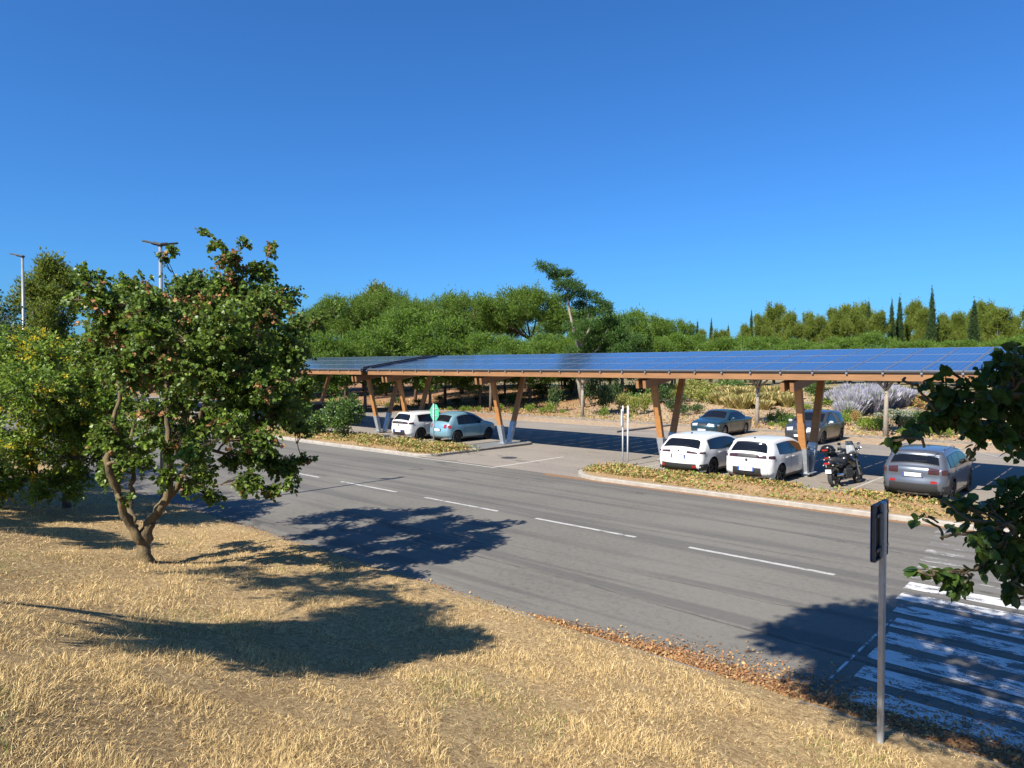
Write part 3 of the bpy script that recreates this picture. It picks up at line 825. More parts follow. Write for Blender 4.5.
# compact white hatchback with a dark band joining the tail lamps
sh = CarShape([(0.16, 0.24), (0.03, 0.36), (0.0, 0.55), (0.04, 0.74), (0.05, 0.90), (0.12, 1.03), (0.30, 1.25), (0.40, 1.385), (0.75, 1.43), (1.45, 1.455), (2.1, 1.42), (2.55, 1.28), (3.12, 0.99), (3.45, 0.93), (3.85, 0.83), (4.03, 0.66), (4.06, 0.45), (4.0, 0.24)],
              1.76, 0.95, 0.19, 0.325, (0.76, 3.28), 0.375, 0.08)
hatch = dict(name='parked_car', shape=sh, paint='white_paint', dlo=(0.62, 2.88), cuts=[1.62], beltline=lambda y: 0.96 + 0.035 * max(0, 1.5 - y), shuts=[2.62, 1.58, 0.98], handles=[1.72, 1.2], mirror=2.62,
             rwin=(1.03, 1.33), fwin=(1.01, 1.36), wiper=True, plates=[(0.50, True), (0.45, False)], badge=(0.80, True), antenna=0.6, mirror_mat='plastic', spokes=5,
             strips=[('tail_lamp', 'dark_lens', 0.855, 0.965, -1.0, -0.50, 0.012, True), ('tail_lamp', 'dark_lens', 0.855, 0.965, 0.50, 1.0, 0.012, True), ('tailgate_band', 'plastic', 0.865, 0.96, -0.55, 0.55, 0.010, True),
                     ('bumper_insert', 'plastic', 0.30, 0.57, -0.78, 0.78, 0.010, True), ('bumper_insert', 'plastic', 0.27, 0.42, -0.7, 0.7, 0.01, False), ('reflector', 'red_lens', 0.33, 0.37, 0.62, 0.75, 0.016, True), ('reflector', 'red_lens', 0.33, 0.37, -0.75, -0.62, 0.016, True),
                     ('headlamp', 'clear_lens', 0.66, 0.76, 0.5, 0.95, 0.008, False), ('headlamp', 'clear_lens', 0.66, 0.76, -0.95, -0.5, 0.008, False), ('roof_spoiler', 'white_paint', 1.33, 1.40, -0.9, 0.9, 0.03, True)],
             sides=[('tail_lamp_side', 'dark_lens', 0.055, 0.30, 0.86, 0.96, 0.008), ('headlamp_side', 'clear_lens', 3.62, 3.86, 0.68, 0.78, 0.006)])
# position note: root sits at the middle of the car
c2 = make_car(hatch, (-10.05, 22.65 + 2.03, 0.004), 0, 'white hatchback with black band between tail lamps, beside the strut left of the motorcycles', 'car', 'white hatchbacks')
copy_car(c2, (-29.75, 23.75 + 2.03, 0.004), 'white hatchback parked left of the pale blue car, behind the green-backed sign', 'white hatchbacks')
# larger white hatchback
sh = CarShape([(0.14, 0.26), (0.02, 0.36), (0.0, 0.55), (0.05, 0.72), (0.06, 0.88), (0.16, 1.00), (0.42, 1.24), (0.50, 1.355), (0.9, 1.42), (1.7, 1.45), (2.35, 1.40), (2.85, 1.24), (3.42, 0.99), (3.8, 0.93), (4.25, 0.82), (4.40, 0.64), (4.42, 0.45), (4.36, 0.24)],
              1.85, 0.94, 0.20, 0.33, (0.84, 3.52), 0.38, 0.08)
hatch2 = dict(name='parked_car', shape=sh, paint='white_paint', dlo=(0.60, 3.16), cuts=[1.82], beltline=lambda y: 0.955 + 0.05 * max(0, 1.3 - y), shuts=[2.82, 1.78, 1.05], handles=[1.92, 1.3], mirror=2.84,
              rwin=(1.0, 1.285), fwin=(1.01, 1.33), wiper=True, plates=[(0.72, True), (0.45, False)], badge=(0.90, True), antenna=0.95, spokes=5,
              strips=[('tail_lamp', 'dark_lens', 0.84, 0.905, -1.0, -0.46, 0.012, True), ('tail_lamp', 'dark_lens', 0.84, 0.905, 0.46, 1.0, 0.012, True),
                      ('bumper_insert', 'plastic', 0.25, 0.50, -1.0, 1.0, 0.010, True), ('bumper_insert', 'plastic', 0.27, 0.42, -0.7, 0.7, 0.01, False), ('reflector', 'red_lens', 0.36, 0.46, 0.80, 0.99, 0.018, True), ('reflector', 'red_lens', 0.36, 0.46, -0.99, -0.80, 0.018, True),
                      ('headlamp', 'clear_lens', 0.66, 0.76, 0.5, 0.95, 0.008, False), ('headlamp', 'clear_lens', 0.66, 0.76, -0.95, -0.5, 0.008, False), ('roof_spoiler', 'white_paint', 1.29, 1.37, -0.9, 0.9, 0.03, True)],
              sides=[('tail_lamp_side', 'dark_lens', 0.07, 0.30, 0.845, 0.91, 0.008), ('headlamp_side', 'clear_lens', 3.96, 4.22, 0.68, 0.78, 0.006), ('bumper_wrap', 'plastic', 0.04, 0.44, 0.25, 0.48, 0.008)])
make_car(hatch2, (-12.50, 22.5 + 2.21, 0.004), 0, 'white hatchback with slim tail lamps and deep black bumper nearest the white posts', 'car')
# small rounded pale blue car
sh = CarShape([(0.14, 0.26), (0.02, 0.38), (0.0, 0.56), (0.04, 0.74), (0.10, 0.92), (0.28, 1.12), (0.50, 1.34), (0.85, 1.46), (1.35, 1.51), (1.85, 1.45), (2.3, 1.25), (2.72, 1.00), (3.05, 0.94), (3.4, 0.84), (3.58, 0.66), (3.60, 0.46), (3.54, 0.24)],
              1.68, 0.93, 0.20, 0.31, (0.62, 2.92), 0.36, 0.10)
small = dict(name='parked_car', shape=sh, paint='sky_paint', dlo=(0.66, 2.48), cuts=[1.15], shuts=[2.28, 1.12], handles=[1.25], mirror=2.25, handle_mat='chrome', mirror_mat='sky_paint',
             rwin=(1.03, 1.33), fwin=(1.02, 1.38), wiper=True, plates=[(0.66, True), (0.42, False)], rim='rim_dark', spokes=8,
             strips=[('tail_lamp', 'red_lens', 0.74, 0.92, -0.98, -0.74, 0.014, True), ('tail_lamp', 'red_lens', 0.74, 0.92, 0.74, 0.98, 0.014, True), ('chrome_strip', 'chrome', 0.76, 0.785, -0.42, 0.42, 0.014, True), ('bumper_insert', 'plastic', 0.27, 0.34, -0.6, 0.6, 0.01, True),
                     ('headlamp', 'clear_lens', 0.68, 0.82, 0.62, 0.9, 0.008, False), ('headlamp', 'clear_lens', 0.68, 0.82, -0.9, -0.62, 0.008, False)],
             sides=[('tail_lamp_side', 'red_lens', 0.08, 0.20, 0.74, 0.90, 0.008)])
make_car(small, (-27.30, 24.3 + 1.80, 0.004), 0, 'small rounded pale blue car beside the kerbed pad of a V strut', 'car')
# silver compact suv
sh = CarShape([(0.16, 0.30), (0.03, 0.42), (0.0, 0.60), (0.04, 0.80), (0.06, 1.00), (0.14, 1.10), (0.34, 1.34), (0.42, 1.45), (0.9, 1.51), (1.8, 1.54), (2.45, 1.49), (2.9, 1.35), (3.42, 1.10), (3.75, 1.04), (4.15, 0.96), (4.32, 0.76), (4.34, 0.5), (4.28, 0.28)],
              1.83, 1.03, 0.19, 0.345, (0.82, 3.44), 0.40, 0.08)
suv = dict(name='parked_car', shape=sh, paint='silver_paint', dlo=(0.56, 3.12), cuts=[1.05, 1.86], beltline=lambda y: 1.045 + 0.04 * max(0, 1.2 - y), shuts=[2.80, 1.86, 1.05], handles=[2.0, 1.3], mirror=2.86, arch_trim=True,
           rwin=(1.13, 1.37), fwin=(1.11, 1.43), wiper=True, plates=[(0.86, True), (0.5, False)], rails=(0.8, 2.4), rail_mat='chrome', spokes=5, mirror_mat='plastic',
           strips=[('tail_lamp', 'dark_lens', 0.88, 1.04, -1.0, -0.60, 0.014, True), ('tail_lamp', 'dark_lens', 0.88, 1.04, 0.60, 1.0, 0.014, True), ('tailgate_crease', 'plastic', 0.995, 1.01, -0.6, 0.6, 0.011, True),
                   ('bumper_insert', 'plastic', 0.30, 0.60, -0.99, 0.99, 0.010, True), ('skid_plate', 'rim', 0.33, 0.40, -0.6, 0.6, 0.022, True), ('reflector', 'red_lens', 0.62, 0.69, 0.72, 0.95, 0.016, True), ('reflector', 'red_lens', 0.62, 0.69, -0.95, -0.72, 0.016, True),
                   ('headlamp', 'clear_lens', 0.76, 0.88, 0.5, 0.95, 0.008, False), ('headlamp', 'clear_lens', 0.76, 0.88, -0.95, -0.5, 0.008, False), ('roof_spoiler', 'silver_paint', 1.39, 1.48, -0.9, 0.9, 0.035, True)],
           sides=[('tail_lamp_side', 'dark_lens', 0.06, 0.28, 0.88, 1.03, 0.009), ('headlamp_side', 'clear_lens', 3.9, 4.14, 0.78, 0.90, 0.006), ('bumper_wrap', 'plastic', 0.04, 0.42, 0.30, 0.55, 0.008)])
make_car(suv, (-5.10, 22.45 + 2.17, 0.004), 0, 'silver compact SUV with roof rails parked behind the dark hanging branch', 'car').scale = (0.95, 0.95, 0.96)
# teal saloon facing the road
sh = CarShape([(0.14, 0.26), (0.02, 0.38), (0.0, 0.56), (0.03, 0.78), (0.10, 0.93), (0.75, 1.0), (1.0, 1.08), (1.35, 1.28), (1.75, 1.39), (2.3, 1.425), (2.75, 1.38), (3.15, 1.18), (3.55, 0.97), (4.0, 0.90), (4.45, 0.80), (4.66, 0.66), (4.70, 0.46), (4.64, 0.24)],
              1.76, 0.92, 0.21, 0.315, (1.02, 3.70), 0.36, 0.08)
saloon = dict(name='parked_car', shape=sh, paint='teal_paint', dlo=(1.14, 3.36), cuts=[2.12], shuts=[3.05, 2.1, 1.25], handles=[2.25, 1.45], mirror=3.0, mirror_mat='teal_paint',
              rwin=(1.03, 1.33), fwin=(1.0, 1.34), plates=[(0.62, True), (0.42, False)], rim='rim', spokes=8, rail=0.10,
              strips=[('tail_lamp', 'red_lens', 0.72, 0.86, -0.97, -0.6, 0.012, True), ('tail_lamp', 'red_lens', 0.72, 0.86, 0.6, 0.97, 0.012, True),
                      ('headlamp', 'clear_lens', 0.60, 0.735, 0.46, 0.98, 0.012, False), ('headlamp', 'clear_lens', 0.60, 0.735, -0.98, -0.46, 0.012, False), ('grille', 'plastic', 0.60, 0.72, -0.36, 0.36, 0.01, False), ('grille_bar', 'chrome', 0.70, 0.735, -0.38, 0.38, 0.016, False), ('bumper_insert', 'plastic', 0.26, 0.35, -0.8, 0.8, 0.01, False), ('rubbing_strip', 'plastic', 0.49, 0.525, -0.95, 0.95, 0.012, False)],
              sides=[('headlamp_side', 'clear_lens', 4.34, 4.52, 0.63, 0.73, 0.008), ('tail_lamp_side', 'red_lens', 0.08, 0.26, 0.73, 0.86, 0.008)])
make_car(saloon, (-18.45, 35.8 + 2.35, 0.004), PI, 'dark teal saloon facing the road in the far row, seen between the V struts', 'car')
# graphite family hatchback facing the road
sh = CarShape([(0.14, 0.26), (0.02, 0.38), (0.0, 0.60), (0.03, 0.85), (0.10, 1.05), (0.28, 1.32), (0.40, 1.48), (0.8, 1.56), (1.5, 1.60), (2.2, 1.56), (2.65, 1.42), (3.2, 1.10), (3.6, 1.00), (4.1, 0.88), (4.33, 0.70), (4.37, 0.48), (4.31, 0.24)],
              1.82, 1.0, 0.19, 0.325, (0.80, 3.46), 0.375, 0.10)
mpv = dict(name='parked_car', shape=sh, paint='grey_paint', dlo=(0.55, 3.02), cuts=[1.0, 1.86], shuts=[2.75, 1.84, 1.0], handles=[2.0, 1.2], mirror=2.82, mirror_mat='clear_lens',
           rwin=(1.10, 1.42), fwin=(1.09, 1.48), plates=[(0.7, True), (0.46, False)], rim='rim_dark', spokes=5,
           strips=[('tail_lamp', 'red_lens', 0.85, 1.1, -0.98, -0.8, 0.012, True), ('tail_lamp', 'red_lens', 0.85, 1.1, 0.8, 0.98, 0.012, True),
                   ('headlamp', 'clear_lens', 0.66, 0.83, 0.52, 1.0, 0.012, False), ('headlamp', 'clear_lens', 0.66, 0.83, -1.0, -0.52, 0.012, False), ('grille', 'plastic', 0.58, 0.72, -0.42, 0.42, 0.01, False), ('grille_bar', 'chrome', 0.655, 0.685, -0.45, 0.45, 0.016, False), ('bumper_insert', 'plastic', 0.25, 0.40, -0.75, 0.75, 0.01, False)],
           sides=[('headlamp_side', 'clear_lens', 3.95, 4.2, 0.70, 0.85, 0.008)])
make_car(mpv, (-13.15, 35.7 + 2.2, 0.004), PI, 'dark graphite hatchback facing the road, seen through the V strut by the motorcycles', 'car')
# two dark cars half hidden behind the shrub
dk = dict(mpv); dk.update(paint='navy_paint', mirror_mat='plastic', rim='rim')
make_car(dk, (-40.3, 23.5 + 2.18, 0.004), 0, 'navy blue hatchback glimpsed behind the low foliage of the multi-stemmed tree', 'car')
'''dk2 = dict(saloon); dk2.update(paint='black_paint', mirror_mat='plastic', rim='rim_dark')
make_car(dk2, (-37.5, 24.0 + 2.35, 0.004), 0, 'black saloon parked directly behind the big rounded shrub on the verge', 'car')'''

# ------------------------------------------------------------------ motorcycles (rear towards the road)
def moto(loc, rz, label, topcase):
    root = empty('parked_motorcycle', loc, rz); tag(root, label, 'motorcycle'); root.rotation_euler = (0, rad(-7), rz); root.scale = (0.94, 0.94, 0.94)
    def wheel(y, r, w):
        t = MB(); t.lathe([(-w * 0.5, r * 0.74), (-w, r * 0.86), (-w * 0.6, r * 0.97), (0, r), (w * 0.6, r * 0.97), (w, r * 0.86), (w * 0.5, r * 0.74)], 28, 'X', closed=True)
        o = t.build('wheel', M['tyre'], root, True); o.location = (0, y, r)
        q = MB(); q.lathe([(-0.03, r * 0.76), (0.03, r * 0.76), (0.03, r * 0.68), (-0.03, r * 0.68)], 28, 'X', closed=True)
        q.lathe([(-0.06, 0.001), (-0.06, 0.05), (0.06, 0.05), (0.06, 0.001)], 12, 'X')
        for k in range(5):
            a = 2 * PI * k / 5; q.beam((0, 0.04 * math.cos(a), 0.04 * math.sin(a)), (0, r * 0.7 * math.cos(a), r * 0.7 * math.sin(a)), 0.03, 0.035, up=(1, 0, 0))
        q.lathe([(0.055, 0.09), (0.055, 0.145)], 20, 'X'); q.build('rim', M['rim_dark'], o)
    wheel(-0.72, 0.31, 0.085); wheel(0.78, 0.30, 0.06)
    b = MB()  # engine and frame
    b.box((0, 0.05, 0.42), (0.30, 0.52, 0.34), bev=0.05); b.box((0, 0.12, 0.62), (0.22, 0.34, 0.16), bev=0.03)
    b.tube([(0, -0.3, 0.5), (0, 0.0, 0.78), (0, 0.45, 0.92)], 0.035, 6); b.tube([(-.12, -0.72, 0.31), (-.12, -0.3, 0.4), (-.12, 0, 0.36)], 0.03, 6); b.tube([(.12, -0.72, 0.31), (.12, -0.3, 0.4), (.12, 0, 0.36)], 0.03, 6)
    b.build('engine', M['plastic'], root)
    b = MB()
    b.tube([(0, 0.50, 0.60), (0, 0.40, 0.82), (0, 0.12, 0.92), (0, -0.1, 0.84)], [0.12, 0.19, 0.19, 0.10], 12); b.build('fuel_tank', M['black_paint'], root, True)
    b = MB()
    b.tube([(0, 0.02, 0.80), (0, -0.25, 0.80), (0, -0.6, 0.88), (0, -0.92, 0.93)], [0.13, 0.16, 0.14, 0.08], 10); b.build('seat', M['plastic'], root, True)
    b = MB()
    b.tube([(0, -0.35, 0.72), (0, -0.75, 0.80), (0, -1.02, 0.84)], [0.15, 0.14, 0.09], 10); b.box((0, -0.98, 0.60), (0.17, 0.05, 0.34), bev=0.015); b.build('tail_fairing', M['black_paint'], root, True)
    b = MB(); b.box((0, -1.075, 0.82), (0.22, 0.05, 0.07), bev=0.015); b.build('tail_lamp', M['red_lens'], root)
    for s in (-1, 1):
        b = MB(); b.ball((s * 0.17, -1.0, 0.76), (0.03, 0.03, 0.025), 8, 5); b.build('indicator', M['clear_lens'], root)
    b = MB(); b.box((0, -1.035, 0.55), (0.21, 0.012, 0.13)); b.build('number_plate', M['plate'], root)
    b = MB(); b.lathe([(-0.30, 0.05), (0.1, 0.065), (0.14, 0.04)], 12, 'Y', (0.20, -0.62, 0.42)); b.build('exhaust', M['chrome'], root, True)
    b = MB()
    for s in (-1, 1): b.tube([(s * 0.10, 0.78, 0.30), (s * 0.10, 0.55, 0.98)], 0.03, 8)
    b.box((0, 0.76, 0.60), (0.13, 0.34, 0.04), bev=0.01); b.build('fork', M['rim'], root)
    b = MB(); b.tube([(-0.40, 0.34, 1.04), (-0.26, 0.44, 1.08), (0, 0.50, 1.02), (0.26, 0.44, 1.08), (0.40, 0.34, 1.04)], 0.017, 8)
    for s in (-1, 1): b.tube([(s * 0.40, 0.34, 1.04), (s * 0.28, 0.42, 1.075)], 0.028, 8)
    b.build('handlebar', M['plastic'], root)
    for s in (-1, 1):
        b = MB(); b.tube([(s * 0.28, 0.44, 1.07), (s * 0.36, 0.46, 1.22)], 0.009, 5); b.ball((s * 0.38, 0.45, 1.26), (0.075, 0.02, 0.045), 10, 6); b.build('mirror', M['chrome'] if s > 0 else M['plastic'], root, True)
    b = MB(); b.tube([(0, 0.42, 0.90), (0, 0.62, 0.98), (0, 0.74, 0.90)], [0.15, 0.19, 0.12], 10); b.build('front_fairing', M['black_paint'], root, True)
    b = MB()
    vs = []; 
    for i in range(5):
        for k in range(7):
            a = -1 + 2 * k / 6; h = i / 4; vs.append((a * (0.19 - 0.05 * h), 0.66 - 0.10 * h - 0.09 * a * a, 1.02 + 0.34 * h))
    b.add(vs, [(i * 7 + k, i * 7 + k + 1, (i + 1) * 7 + k + 1, (i + 1) * 7 + k) for i in range(4) for k in range(6)]); b.build('windscreen', M['clear_lens'], root, True)
    b = MB(); b.tube([(-0.12, 0.0, 0.28), (-0.34, 0.08, 0.0)], 0.015, 6); b.build('side_stand', M['plastic'], root)
    if topcase:
        b = MB()
        b.box((0, -1.0, 1.10), (0.44, 0.40, 0.16), bev=0.05); b.ball((0, -1.0, 1.18), (0.235, 0.215, 0.13), 16, 8); b.box((0, -0.95, 1.0), (0.2, 0.3, 0.05)); tc = b.build('top_case', M['black_paint'], root, True)
        b = MB(); b.box((0, -1.205, 1.12), (0.22, 0.03, 0.06), bev=0.01); b.build('case_reflector', M['red_lens'], tc)
moto((-7.50, 24.55, 0.004), rad(-12), 'black motorcycle without top case, nearer the verge of the two', False)
moto((-7.95, 25.95, 0.004), rad(-12), 'black motorcycle carrying a rounded top case, just right of the V strut', True)

# ------------------------------------------------------------------ signs, posts, lamps
def plate_disc(b, r, n, t, rot=0.0): 
    pts = [(r * math.cos(2 * PI * (k + rot) / n), r * math.sin(2 * PI * (k + rot) / n)) for k in range(n)]
    vs = [(x, -t / 2, z) for x, z in pts] + [(x, t / 2, z) for x, z in pts]
    b.add(vs, [tuple(range(n)), tuple(range(n, 2 * n))[::-1]] + [((i + 1) % n, i, n + i, n + (i + 1) % n) for i in range(n)])
# stop sign seen from behind
M['sign_green'] = smat('green_sign_back', (0.055, 0.36, 0.20), (0.07, 0.40, 0.235), 4, 0.5)
M['sign_red'] = smat('red_sign_face', (0.5, 0.02, 0.02), (0.42, 0.02, 0.02), 4, 0.4)
p = W(433.5, 449, 33.6)
st = empty('stop_sign', (p.x, p.y, 0.1), rad(-11)); tag(st, 'octagonal stop sign seen from its green back, on a grey pole in the verge planting', 'road sign')
b = MB(); b.tube([(0, 0, -0.1), (0, 0, 2.05)], 0.035, 10); b.build('pole', M['galv'], st, True)
b = MB(); plate_disc(b, 0.42, 8, 0.02, 0.5); pl = b.build('sign_plate', M['sign_green'], st); pl.location = (0, 0.06, 1.62)
b = MB(); plate_disc(b, 0.405, 8, 0.004, 0.5); fc = b.build('sign_face', M['sign_red'], pl); fc.location = (0, 0.013, 0)
cu = bpy.data.curves.new('sign_lettering', 'FONT'); cu.body = 'STOP'; cu.size = 0.3; cu.align_x = 'CENTER'; cu.align_y = 'CENTER'; cu.extrude = 0.002
tmp = bpy.data.objects.new('tmp', cu); COL.objects.link(tmp); bpy.context.view_layer.update()
lm = bpy.data.meshes.new_from_object(tmp.evaluated_get(bpy.context.evaluated_depsgraph_get())); bpy.data.objects.remove(tmp)
tx = bpy.data.objects.new('sign_lettering', lm); COL.objects.link(tx); tx.parent = fc; tx.location = (0, 0.005, 0); tx.rotation_euler = (rad(90), 0, PI); lm.materials.clear(); lm.materials.append(M['white_steel'])
b = MB(); b.box((0, -0.012, 0.17), (0.56, 0.03, 0.035)); b.box((0, -0.012, -0.17), (0.56, 0.03, 0.035)); b.build('mounting_rail', M['galv'], pl)
# crossing sign by the near kerb, seen edge-on from behind
sg = empty('crossing_sign', (-1.995, 7.68, 0.0), rad(90)); tag(sg, 'tall grey pole with a square plate seen edge-on, by the zebra crossing', 'road sign')
b = MB(); b.box((0, 0, 1.22), (0.06, 0.06, 2.64), bev=0.012); b.build('pole', M['galv'], sg)
b = MB(); b.box((0, 0, 0), (0.45, 0.016, 0.56), bev=0.004)
for (cx, cz, dx, dz) in ((0, 0.272, 0.45, 0.016), (0, -0.272, 0.45, 0.016), (0.217, 0, 0.016, 0.53), (-0.217, 0, 0.016, 0.53)): b.box((cx, -0.016, cz), (dx, 0.04, dz))
pl = b.build('sign_plate', M['dark_steel'], sg); pl.location = (0, 0.045, 2.25)
b = MB(); b.box((0, -0.03, 0.17), (0.40, 0.035, 0.03)); b.box((0, -0.03, -0.17), (0.40, 0.035, 0.03)); b.build('mounting_rail', M['dark_steel'], pl)
b = MB(); b.box((0, 0.012, 0), (0.43, 0.004, 0.54)); fc = b.build('sign_face', M['plate_blue'], pl)
b = MB(); b.add([(-0.2, 0.018, -0.18), (0.2, 0.018, -0.18), (0, 0.018, 0.2)], [(0, 1, 2)]); b.build('sign_symbol', M['white_steel'], fc)
# white twin posts at the tip of the right-hand verge
q = W(623, 463, 28.9); r_ = W(628, 470, 27.6)
pa = empty('white_post', (q.x, q.y, 0.1)); tag(pa, 'thin white post carrying a narrow white plate, farther of two posts on the verge tip', 'post')
b = MB(); b.tube([(0, 0, -0.05), (0, 0, 2.2)], 0.03, 10); b.build('pole', M['white_steel'], pa, True)
b = MB(); b.box((-0.02, -0.06, 1.72), (0.04, 0.42, 0.66), bev=0.01, rz=rad(38)); b.build('sign_plate', M['white_steel'], pa)
b = MB(); b.tube([(0, 0, -0.05), (0, 0, 2.25)], 0.032, 10); b.lathe([(2.25, 0.032), (2.27, 0.02), (2.275, 0.001)], 10, 'Z')
pb = b.build('white_post', M['white_steel'], None, True); pb.location = (r_.x, r_.y, 0.1); tag(pb, 'bare white post, nearer of the two posts at the verge tip', 'post')
# street lamps
def lamp(x, y, h, heads, label):
    z = ground_z(x, y); r = empty('street_lamp', (x, y, z)); tag(r, label, 'street lamp')
    b = MB(); b.tube([(0, 0, -0.1), (0, 0, 1.2), (0, 0, h - z)], [0.075, 0.07, 0.045], 12); b.lathe([(0.0, 0.13), (0.03, 0.13), (0.05, 0.08)], 12, 'Z'); b.box((0.0, -0.072, 0.7), (0.08, 0.012, 0.35)); b.build('pole', M['steel_grey'], r, True)
    for a in heads:
        hb = MB(); d = Vector((math.cos(a), math.sin(a), 0.22)).normalized()
        s_ = Vector((0, 0, h - z)); hb.beam(s_ - d * 0.05, s_ + d * 0.46, 0.18, 0.05, bev=0.015); hb.beam(s_ - d * 0.06, s_ + d * 0.2, 0.12, 0.09, bev=0.02); hd = hb.build('lamp_head', M['dark_steel'], r)
        lb = MB(); u_ = Vector((0, 0, -0.032)); lb.beam(s_ + d * 0.22 + u_, s_ + d * 0.43 + u_, 0.13, 0.012); lb.build('lamp_lens', M['clear_lens'], hd)
lamp(-32.45, 7.55, 8.15, [rad(222)], 'single-headed grey street lamp standing before the pale pine at the far left')
lamp(-19.58, 7.65, 7.12, [rad(222), rad(95)], 'twin-headed grey street lamp rising behind the multi-stemmed tree')
# ------------------------------------------------------------------ vegetation
M['lf_judas'] = leafmat('judas_leaf', (0.048, 0.094, 0.013), (0.125, 0.185, 0.028), 0.24, 0.42, 0.28)
M['lf_dead'] = leafmat('dead_leaf', (0.16, 0.07, 0.03), (0.42, 0.22, 0.10), 0.2, 0.7, 0.2)
M['lf_lime'] = leafmat('lime_leaf', (0.11, 0.18, 0.015), (0.19, 0.27, 0.03), 0.3, 0.45, 0.3)
M['lf_yellow'] = leafmat('yellow_leaf', (0.42, 0.36, 0.02), (0.55, 0.42, 0.03), 0.35, 0.5, 0.4)
M['lf_dark'] = leafmat('shaded_branch_leaf', (0.024, 0.050, 0.009), (0.058, 0.102, 0.018), 0.22, 0.42, 0.25)  # shade on the hanging branch is put into this darker leaf colour
M['lf_pine'] = leafmat('pine_needles', (0.058, 0.108, 0.011), (0.140, 0.210, 0.026), 0.22, 0.6, 0.3)
M['lf_aleppo'] = leafmat('aleppo_needles', (0.085, 0.120, 0.016), (0.190, 0.220, 0.034), 0.22, 0.6, 0.3)
M['lf_oak'] = leafmat('broadleaf', (0.055, 0.112, 0.013), (0.140, 0.225, 0.030), 0.25, 0.5, 0.25)
M['lf_feather'] = leafmat('feathery_leaf', (0.038, 0.088, 0.020), (0.075, 0.145, 0.032), 0.22, 0.5, 0.3)
M['lf_cypress'] = leafmat('cypress_scale', (0.020, 0.045, 0.014), (0.050, 0.085, 0.022), 0.08, 0.65, 0.3)
M['lf_shrub'] = leafmat('shrub_leaf', (0.030, 0.070, 0.018), (0.075, 0.135, 0.030), 0.18, 0.4, 0.5)
M['lf_olive'] = leafmat('olive_grass', (0.17, 0.17, 0.045), (0.30, 0.27, 0.09), 0.25, 0.6, 0.3)
M['lf_silver'] = leafmat('silver_leaf', (0.17, 0.20, 0.13), (0.28, 0.31, 0.22), 0.2, 0.6, 0.3)
M['lf_lav'] = leafmat('lavender_spike', (0.24, 0.23, 0.27), (0.42, 0.40, 0.47), 0.2, 0.7, 0.2)
M['lf_rust'] = leafmat('rusty_leaf', (0.26, 0.12, 0.05), (0.38, 0.20, 0.09), 0.2, 0.7, 0.2)
M['straw'] = leafmat('dry_straw', (0.42, 0.285, 0.115), (0.78, 0.60, 0.31), 0.12, 0.6, 0.3)
M['straw_dull'] = leafmat('flattened_straw', (0.18, 0.112, 0.046), (0.46, 0.32, 0.145), 0.08, 0.7, 0.2)
M['weed'] = leafmat('green_weed', (0.08, 0.13, 0.02), (0.20, 0.24, 0.05), 0.25, 0.5, 0.4)

